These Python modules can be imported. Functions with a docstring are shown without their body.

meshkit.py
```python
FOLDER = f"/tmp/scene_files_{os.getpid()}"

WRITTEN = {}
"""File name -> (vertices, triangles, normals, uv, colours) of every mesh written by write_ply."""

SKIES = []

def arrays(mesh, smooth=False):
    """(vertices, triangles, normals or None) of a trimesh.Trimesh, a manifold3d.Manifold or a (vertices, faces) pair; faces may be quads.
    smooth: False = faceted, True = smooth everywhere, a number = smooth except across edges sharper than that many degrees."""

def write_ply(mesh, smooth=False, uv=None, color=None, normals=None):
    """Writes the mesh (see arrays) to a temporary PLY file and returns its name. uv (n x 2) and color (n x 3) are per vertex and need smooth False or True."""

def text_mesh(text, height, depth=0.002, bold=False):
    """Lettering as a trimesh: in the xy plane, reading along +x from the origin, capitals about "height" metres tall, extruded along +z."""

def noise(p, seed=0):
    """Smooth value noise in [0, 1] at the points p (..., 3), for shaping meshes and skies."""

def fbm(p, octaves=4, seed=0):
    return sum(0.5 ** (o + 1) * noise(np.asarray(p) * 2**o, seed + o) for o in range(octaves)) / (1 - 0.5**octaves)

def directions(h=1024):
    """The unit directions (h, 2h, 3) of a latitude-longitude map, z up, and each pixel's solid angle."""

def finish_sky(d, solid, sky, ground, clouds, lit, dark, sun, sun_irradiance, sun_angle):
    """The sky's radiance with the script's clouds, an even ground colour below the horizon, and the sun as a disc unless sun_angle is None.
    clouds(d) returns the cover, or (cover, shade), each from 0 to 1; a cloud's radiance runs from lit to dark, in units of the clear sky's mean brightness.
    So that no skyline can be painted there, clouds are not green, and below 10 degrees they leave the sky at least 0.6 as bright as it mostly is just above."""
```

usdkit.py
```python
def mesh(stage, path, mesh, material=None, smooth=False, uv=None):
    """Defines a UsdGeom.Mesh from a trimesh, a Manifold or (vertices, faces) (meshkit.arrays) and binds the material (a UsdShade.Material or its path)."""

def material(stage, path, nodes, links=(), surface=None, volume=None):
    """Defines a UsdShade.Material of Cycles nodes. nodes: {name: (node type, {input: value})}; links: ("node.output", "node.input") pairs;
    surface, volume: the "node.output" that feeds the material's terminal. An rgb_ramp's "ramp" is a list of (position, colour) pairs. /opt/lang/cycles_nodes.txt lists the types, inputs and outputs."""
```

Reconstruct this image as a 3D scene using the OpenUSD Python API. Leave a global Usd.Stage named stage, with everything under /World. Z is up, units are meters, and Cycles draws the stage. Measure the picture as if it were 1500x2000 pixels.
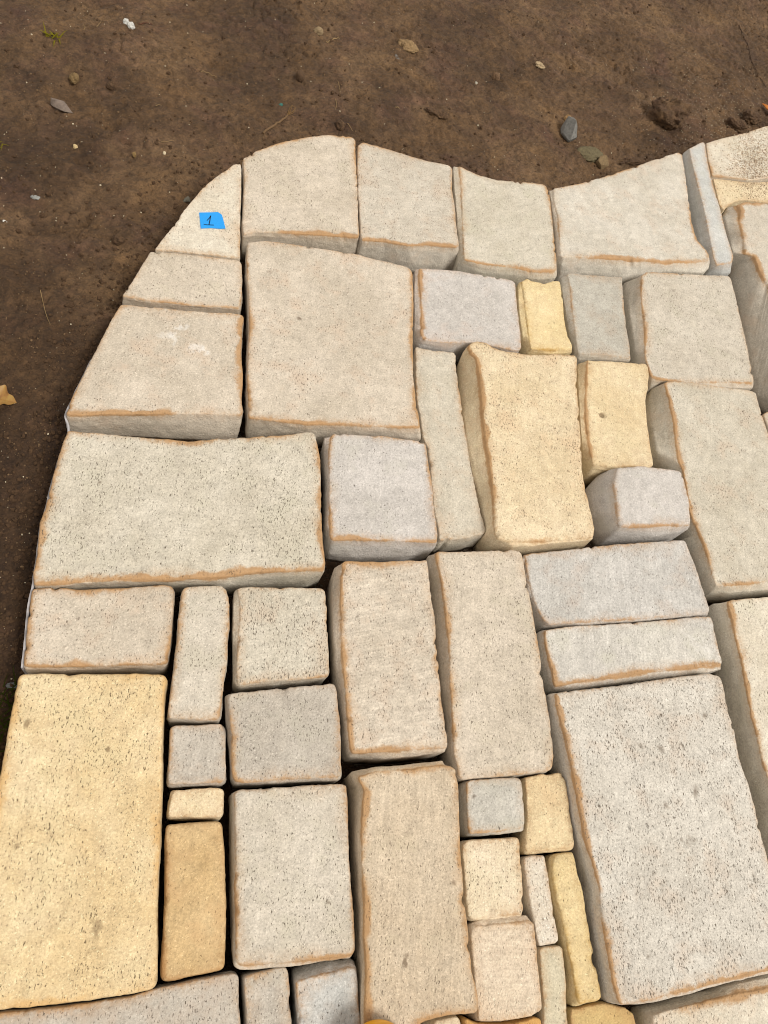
import math, random
import numpy as np, trimesh, shapely, usdkit, meshkit
from scipy.spatial import Delaunay, cKDTree
from pxr import Usd, UsdGeom, UsdLux, UsdShade, Gf, Sdf, Vt

stage = Usd.Stage.CreateInMemory()
UsdGeom.SetStageUpAxis(stage, 'Z')
UsdGeom.Xform.Define(stage, '/World')
UsdGeom.Scope.Define(stage, '/World/Looks')
T = Sdf.ValueTypeNames

# ---------------------------------------------------------------- camera, sky, sun, exposure
FOC, CAM_H = 1500.0, 1.35                 # focal length in photo pixels, height of the phone above the soil
NADIR = (340.0, 1780.0)                   # photo pixel straight below the phone
EXPOSURE = 0.97
SUN_DIR = np.array([0.50, -0.42, 0.95]); SUN_DIR /= np.linalg.norm(SUN_DIR)
SUN_I, SUN_ANGLE, SKY_S = 0.44, 20.0, 0.082

down = np.array([(NADIR[0] - 750) / FOC, -(NADIR[1] - 1000) / FOC, -1.0]); down /= np.linalg.norm(down)
Zc = -down
Xc = np.array([1.0, 0, 0]) - Zc[0] * Zc; Xc /= np.linalg.norm(Xc)
Yc = np.cross(Zc, Xc)
R = np.array([Xc, Yc, Zc])                # world = R @ camera
cam = UsdGeom.Camera.Define(stage, '/World/camera')
m = Gf.Matrix4d(1)
for i in range(3):
    for j in range(3):
        m[i, j] = float(R[j, i])
m[3, 2] = CAM_H
cam.AddTransformOp().Set(m)
cam.CreateFocalLengthAttr(24.0); cam.CreateHorizontalApertureAttr(24.0 * 1500 / FOC); cam.CreateVerticalApertureAttr(32.0 * 1500 / FOC)
cam.CreateExposureAttr(EXPOSURE)
cam.CreateClippingRangeAttr(Gf.Vec2f(0.05, 1000))

elev, rot = math.asin(SUN_DIR[2]), math.atan2(SUN_DIR[0], SUN_DIR[1])
sky_mat = usdkit.material(stage, '/World/Looks/sky_look', {
    'sky': ('sky_texture', {'sky_type': 'single_scattering', 'sun_disc': False, 'sun_elevation': elev, 'sun_rotation': rot, 'altitude': 100.0}),
    'tc': ('texture_coordinate', {}), 'n': ('noise_texture', {'scale': 2.2, 'detail': 5.0, 'roughness': 0.55}),
    'cover': ('map_range', {'from_min': 0.25, 'from_max': 0.6, 'to_min': 0.68, 'to_max': 0.97, 'clamp': True}),
    'mix': ('mix_color', {'blend_type': 'mix', 'b': (5.7, 5.25, 4.6), 'use_clamp': False}),
    'bg': ('background_shader', {'strength': SKY_S})},
    [('tc.generated', 'n.vector'), ('n.fac', 'cover.value'), ('cover.result', 'mix.fac'), ('sky.color', 'mix.a'), ('mix.result', 'bg.color')], surface='bg.background')
dome = UsdLux.DomeLight.Define(stage, '/World/sky')
dome.CreateIntensityAttr(1.0)
UsdShade.MaterialBindingAPI.Apply(dome.GetPrim()).Bind(sky_mat)
dome.GetPrim().SetCustomDataByKey('kind', 'structure')
sun = UsdLux.DistantLight.Define(stage, '/World/sun')
sun.CreateNormalizeAttr(True); sun.CreateIntensityAttr(SUN_I); sun.CreateAngleAttr(SUN_ANGLE); sun.CreateColorAttr(Gf.Vec3f(1.0, 0.965, 0.89))
zz = SUN_DIR; xx = np.cross([0, 0, 1.0], zz); xx /= np.linalg.norm(xx); yy = np.cross(zz, xx)
ms = Gf.Matrix4d(1)
for i, a in enumerate((xx, yy, zz)):
    for j in range(3):
        ms[i, j] = float(a[j])
sun.AddTransformOp().Set(ms)

# ---------------------------------------------------------------- helpers
def plan(px, z):
    """Photo pixels (n, 2) -> points in plan at height z."""
    px = np.atleast_2d(np.asarray(px, float)); z = np.broadcast_to(np.asarray(z, float), (len(px),))
    d = np.stack([(px[:, 0] - 750) / FOC, -(px[:, 1] - 1000) / FOC, -np.ones(len(px))], 1) @ R.T
    return (d * ((z - CAM_H) / d[:, 2])[:, None])[:, :2]
def at(x, y, z=0.0):
    p = plan([(x, y)], z)[0]
    return np.array([p[0], p[1], z])
def lin(c):
    c = np.asarray(c, float) / 255
    return np.where(c < 0.04045, c / 12.92, ((c + 0.055) / 1.055) ** 2.4)
used = {}
def fresh(name, parent='/World'):
    k = (parent, name); n = used.get(k, 0); used[k] = n + 1
    return f'{parent}/{name}' + (f'_{n:03d}' if n else '')
def tag(prim, label=None, cat=None, group=None, kind=None):
    for k, v in (('label', label), ('category', cat), ('group', group), ('kind', kind)):
        if v: prim.SetCustomDataByKey(k, v)
def put(name, mesh, mat, parent='/World', smooth=40, origin=None):
    path = fresh(name, parent)
    if origin is not None:
        v, f = (mesh.vertices, mesh.faces) if hasattr(mesh, 'vertices') else mesh
        mesh = trimesh.Trimesh(np.asarray(v) - origin, f, process=False)
    g = usdkit.mesh(stage, path, mesh, mat, smooth=smooth)
    if origin is not None: g.AddTranslateOp().Set(Gf.Vec3d(*map(float, origin)))
    return g
def group_xf(name, origin=(0, 0, 0)):
    x = UsdGeom.Xform.Define(stage, fresh(name)); x.AddTranslateOp().Set(Gf.Vec3d(*map(float, origin)))
    return x
def fbm(p, s, o=3, seed=0):
    p = np.asarray(p, float)
    if p.shape[-1] == 2: p = np.concatenate([p, np.zeros(p.shape[:-1] + (1,))], -1)
    return meshkit.fbm(p * s + 100.0, o, seed) - 0.5

# ---------------------------------------------------------------- materials
def stone_material(i, a, b, fleck=0.5, ang=0.0, rim_c=(182, 142, 98), pits=0.4, stretch=2.6, rough=1.0, groove=0.1):
    rs = np.random.default_rng(900 + i); k = 0.74
    A, B, RC = lin(a) * k, lin(b) * k, lin(rim_c) * k
    n = {'tc': ('texture_coordinate', {}),
         'mp': ('mapping', {'location': tuple(rs.uniform(0, 9, 3)), 'rotation': (0, 0, math.radians(ang))}),
         'st': ('mapping', {'location': tuple(rs.uniform(0, 9, 3)), 'rotation': (0, 0, math.radians(ang)), 'scale': (stretch, 1.0, 1.0)}),
         'big': ('noise_texture', {'scale': 9.0, 'detail': 4.0, 'roughness': 0.6}),
         'bigr': ('map_range', {'from_min': 0.36, 'from_max': 0.64, 'clamp': True}),
         'mid': ('noise_texture', {'scale': 48.0, 'detail': 5.0, 'roughness': 0.65}),
         'grain': ('noise_texture', {'scale': 300.0, 'detail': 3.0, 'roughness': 0.7}),
         'fl': ('noise_texture', {'scale': 195.0, 'detail': 3.5, 'roughness': 0.62, 'distortion': 0.5}),
         'flr': ('map_range', {'from_min': 0.672 - 0.07 * fleck, 'from_max': 0.706 - 0.07 * fleck, 'to_max': 0.95, 'clamp': True}),
         'lg': ('noise_texture', {'scale': 310.0, 'detail': 2.0, 'roughness': 0.6}),
         'lgr': ('map_range', {'from_min': 0.63, 'from_max': 0.70, 'to_max': 0.6, 'clamp': True}),
         'pit': ('noise_texture', {'scale': 62.0, 'detail': 5.0, 'roughness': 0.7}),
         'pitr': ('map_range', {'from_min': 0.72 - 0.06 * pits, 'from_max': 0.80 - 0.06 * pits, 'to_max': 0.8, 'clamp': True}),
         'at': ('attribute', {'attribute': 'wear'}), 'fa': ('attribute', {'attribute': 'face'}),
         'blot': ('noise_texture', {'scale': 17.0, 'detail': 4.0, 'roughness': 0.65}), 'flmod': ('math', {'math_type': 'multiply_add', 'value2': 0.22}), 'flsh': ('math', {'math_type': 'add', 'value2': -0.11}),
         'gro': ('mapping', {'scale': (9.0, 0.7, 9.0)}), 'grn': ('noise_texture', {'scale': 26.0, 'detail': 3.0, 'roughness': 0.6}), 'cg': ('mix_color', {'blend_type': 'overlay', 'fac': 0.03 + groove}),
         'hue': ('mix_color', {'blend_type': 'mix', 'b': tuple(A * np.array([0.96, 0.97, 0.92]) if i % 2 else A * np.array([0.99, 0.90, 0.84]))}), 'huer': ('map_range', {'from_min': 0.52, 'from_max': 0.68, 'to_max': 0.7, 'clamp': True}),
         'hm': ('math', {'math_type': 'multiply'}), 'hn': ('map_range', {'from_min': 0.3, 'from_max': 0.62, 'to_max': 0.8, 'clamp': True}), 'ch': ('mix_color', {'blend_type': 'mix', 'b': tuple(RC * 1.12)}),
         'spn': ('math', {'math_type': 'multiply_add', 'value2': 0.9}), 'spd': ('map_range', {'from_min': 1.13, 'from_max': 1.48, 'to_max': 0.75, 'clamp': True}), 'spw': ('map_range', {'from_min': 0.78, 'from_max': 0.30, 'to_max': 0.75, 'clamp': True}),
         'cd': ('mix_color', {'blend_type': 'mix', 'b': tuple(A * np.array([.30, .25, .21]))}), 'cw': ('mix_color', {'blend_type': 'mix', 'b': (0.70, 0.69, 0.67)}), 'sep': ('separate_color', {'color_type': 'rgb'}),
         'rn': ('noise_texture', {'scale': 110.0, 'detail': 6.0, 'roughness': 0.8}),
         'ra': ('math', {'math_type': 'multiply_add', 'value2': 1.3}), 'rb': ('math', {'math_type': 'add', 'value2': -0.62}),
         'rr': ('map_range', {'range_type': 'smoothstep', 'from_min': 0.12, 'from_max': 0.85, 'to_max': 0.85, 'clamp': True}),
         'c1': ('mix_color', {'blend_type': 'mix', 'a': tuple(A), 'b': tuple(B)}),
         'c2': ('mix_color', {'blend_type': 'overlay', 'fac': 0.30}),
         'c3': ('mix_color', {'blend_type': 'overlay', 'fac': 0.5}),
         'c4': ('mix_color', {'blend_type': 'mix', 'b': tuple(np.minimum(A * 1.5 + 0.02, 0.75))}),
         'c5': ('mix_color', {'blend_type': 'mix', 'b': tuple(RC)}),
         'rv': ('mix_color', {'blend_type': 'mix', 'a': tuple(RC * 0.78), 'b': tuple(RC * 1.25)}),
         'c6': ('mix_color', {'blend_type': 'mix', 'b': tuple(A * np.array([0.27, 0.235, 0.20]))}),
         'flm': ('math', {'math_type': 'multiply'}), 'pm': ('math', {'math_type': 'multiply'}),
         'c7': ('mix_color', {'blend_type': 'mix', 'b': tuple(A * np.array([0.36, 0.32, 0.29]))}),
         'h1': ('math', {'math_type': 'multiply_add', 'value2': 0.5}), 'h2': ('math', {'math_type': 'multiply_add', 'value2': -0.55}),
         'h3': ('math', {'math_type': 'multiply_add', 'value2': -0.9}),
         'bump': ('bump', {'strength': 0.75 * rough, 'distance': 0.0042}),
         'p': ('principled_bsdf', {'roughness': 0.9, 'specular_ior_level': 0.25})}
    l = [('tc.object', 'mp.vector'), ('tc.object', 'st.vector')] + [('mp.vector', f'{x}.vector') for x in ('big', 'mid', 'grain', 'lg', 'rn', 'blot', 'gro')] + \
        [('st.vector', 'fl.vector'), ('st.vector', 'pit.vector'), ('big.fac', 'bigr.value'), ('bigr.result', 'c1.fac'), ('c1.result', 'c2.a'), ('mid.color', 'c2.b'),
         ('c2.result', 'c3.a'), ('grain.fac', 'c3.b'), ('c3.result', 'c4.a'), ('lg.fac', 'lgr.value'), ('lgr.result', 'c4.fac'),
         ('at.color', 'sep.color'), ('rn.fac', 'ra.value1'), ('sep.r', 'rb.value1'), ('rb.value', 'ra.value3'), ('ra.value', 'rr.value'),
         ('mid.fac', 'rv.fac'), ('rv.result', 'c5.b'), ('gro.vector', 'grn.vector'), ('c4.result', 'cg.a'), ('grn.fac', 'cg.b'), ('blot.fac', 'huer.value'), ('cg.result', 'hue.a'), ('huer.result', 'hue.fac'), ('rn.fac', 'hn.value'), ('hn.result', 'hm.value1'), ('sep.g', 'hm.value2'), ('hue.result', 'ch.a'), ('hm.value', 'ch.fac'), ('ch.result', 'c5.a'), ('rr.result', 'c5.fac'),
         ('blot.fac', 'flmod.value1'), ('fl.fac', 'flmod.value3'), ('flmod.value', 'flsh.value1'), ('flsh.value', 'flr.value'), ('flr.result', 'flm.value1'), ('fa.fac', 'flm.value2'), ('c5.result', 'c6.a'), ('flm.value', 'c6.fac'),
         ('pit.fac', 'pitr.value'), ('pitr.result', 'pm.value1'), ('fa.fac', 'pm.value2'), ('c6.result', 'c7.a'), ('pm.value', 'c7.fac'), ('rn.fac', 'spn.value1'), ('sep.b', 'spn.value3'), ('spn.value', 'spd.value'), ('spn.value', 'spw.value'), ('c7.result', 'cd.a'), ('spd.result', 'cd.fac'), ('cd.result', 'cw.a'), ('spw.result', 'cw.fac'), ('cw.result', 'p.base_color'),
         ('mid.fac', 'h1.value3'), ('grain.fac', 'h1.value1'), ('flm.value', 'h2.value1'), ('h1.value', 'h2.value3'), ('pm.value', 'h3.value1'), ('h2.value', 'h3.value3'),
         ('h3.value', 'bump.height'), ('bump.normal', 'p.normal')]
    l = [x for x in l if x != ('mid.color', 'c2.b')] + [('mid.fac', 'c2.b')]
    return usdkit.material(stage, f'/World/Looks/stone_look_{i:03d}', n, l, surface='p.BSDF')

_plain = {}
def plain(name, rgb, rough=0.85, var=0.25, scale=120.0, bump=0.3, spec=0.25, k=0.74):
    if name in _plain: return _plain[name]
    c = lin(rgb) * k
    _plain[name] = usdkit.material(stage, f'/World/Looks/{name}', {
        'tc': ('texture_coordinate', {}), 'n': ('noise_texture', {'scale': scale, 'detail': 5.0, 'roughness': 0.65}),
        'r': ('rgb_ramp', {'ramp': [(0.25, tuple(c * (1 - 1.6 * var))), (0.5, tuple(c)), (0.75, tuple(c * (1 + 1.6 * var)))]}),
        'b': ('bump', {'strength': bump, 'distance': 0.002}), 'p': ('principled_bsdf', {'roughness': rough, 'specular_ior_level': spec})},
        [('tc.object', 'n.vector'), ('n.fac', 'r.fac'), ('r.color', 'p.base_color'), ('n.fac', 'b.height'), ('b.normal', 'p.normal')], surface='p.BSDF')
    return _plain[name]

k = 0.70
soil_mat = usdkit.material(stage, '/World/Looks/soil_look', {
    'tc': ('texture_coordinate', {}), 'big': ('noise_texture', {'scale': 2.6, 'detail': 5.0, 'roughness': 0.6, 'distortion': 0.6}),
    'hue': ('noise_texture', {'scale': 6.5, 'detail': 6.0, 'roughness': 0.65, 'distortion': 0.4}),
    'mid': ('noise_texture', {'scale': 38.0, 'detail': 7.0, 'roughness': 0.7, 'distortion': 0.3}), 'fine': ('noise_texture', {'scale': 210.0, 'detail': 4.0, 'roughness': 0.7}),
    'lg': ('noise_texture', {'scale': 300.0, 'detail': 2.0}), 'lgr': ('map_range', {'from_min': 0.69, 'from_max': 0.77, 'to_max': 0.55, 'clamp': True}),
    'br': ('rgb_ramp', {'ramp': [(0.36, tuple(lin((66, 47, 31)) * k)), (0.5, tuple(lin((108, 82, 57)) * k)), (0.64, tuple(lin((140, 111, 80)) * k))]}),
    'hr': ('rgb_ramp', {'ramp': [(0.32, tuple(lin((106, 76, 64)) * k)), (0.5, tuple(lin((106, 82, 58)) * k)), (0.68, tuple(lin((120, 90, 56)) * k))]}),
    'c1': ('mix_color', {'fac': 0.5}), 'c2': ('mix_color', {'blend_type': 'overlay', 'fac': 0.95}), 'c3': ('mix_color', {'blend_type': 'overlay', 'fac': 0.8}),
    'c4': ('mix_color', {'b': tuple(lin((150, 128, 100)) * k)}),
    'h1': ('math', {'math_type': 'multiply_add', 'value2': 0.35}), 'bump': ('bump', {'strength': 1.0, 'distance': 0.009}),
    'dk': ('noise_texture', {'scale': 105.0, 'detail': 5.0, 'roughness': 0.75, 'distortion': 0.8}), 'dkr': ('map_range', {'from_min': 0.53, 'from_max': 0.68, 'to_max': 0.62, 'clamp': True}), 'c6': ('mix_color', {'b': tuple(lin((58, 41, 27)) * k)}),
    'vo': ('noise_texture', {'scale': 15.0, 'detail': 7.0, 'roughness': 0.62, 'distortion': 1.2}), 'vr': ('rgb_ramp', {'ramp': [(0.44, (1, 1, 1)), (0.492, (0.62, 0.60, 0.58)), (0.508, (0.62, 0.60, 0.58)), (0.56, (1, 1, 1))]}), 'c7': ('mix_color', {'blend_type': 'multiply', 'fac': 0.6}),
    'at': ('attribute', {'attribute': 'soil_dark'}), 'c5': ('mix_color', {'blend_type': 'multiply', 'b': (0.50, 0.46, 0.42)}),
    'p': ('principled_bsdf', {'roughness': 0.8, 'specular_ior_level': 0.3})},
    [('tc.object', f'{x}.vector') for x in ('big', 'hue', 'mid', 'fine', 'lg', 'dk', 'vo')] +
    [('big.fac', 'br.fac'), ('hue.fac', 'hr.fac'), ('br.color', 'c1.a'), ('hr.color', 'c1.b'), ('c1.result', 'c2.a'), ('mid.fac', 'c2.b'), ('c2.result', 'c3.a'), ('fine.fac', 'c3.b'),
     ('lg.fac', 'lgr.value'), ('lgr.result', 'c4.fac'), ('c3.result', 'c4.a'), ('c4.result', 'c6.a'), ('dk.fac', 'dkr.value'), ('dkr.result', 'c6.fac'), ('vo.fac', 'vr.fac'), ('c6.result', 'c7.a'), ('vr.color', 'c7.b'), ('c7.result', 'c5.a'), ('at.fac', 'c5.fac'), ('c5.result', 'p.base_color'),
     ('fine.fac', 'h1.value1'), ('mid.fac', 'h1.value3'), ('h1.value', 'bump.height'), ('bump.normal', 'p.normal')], surface='p.BSDF')

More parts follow.
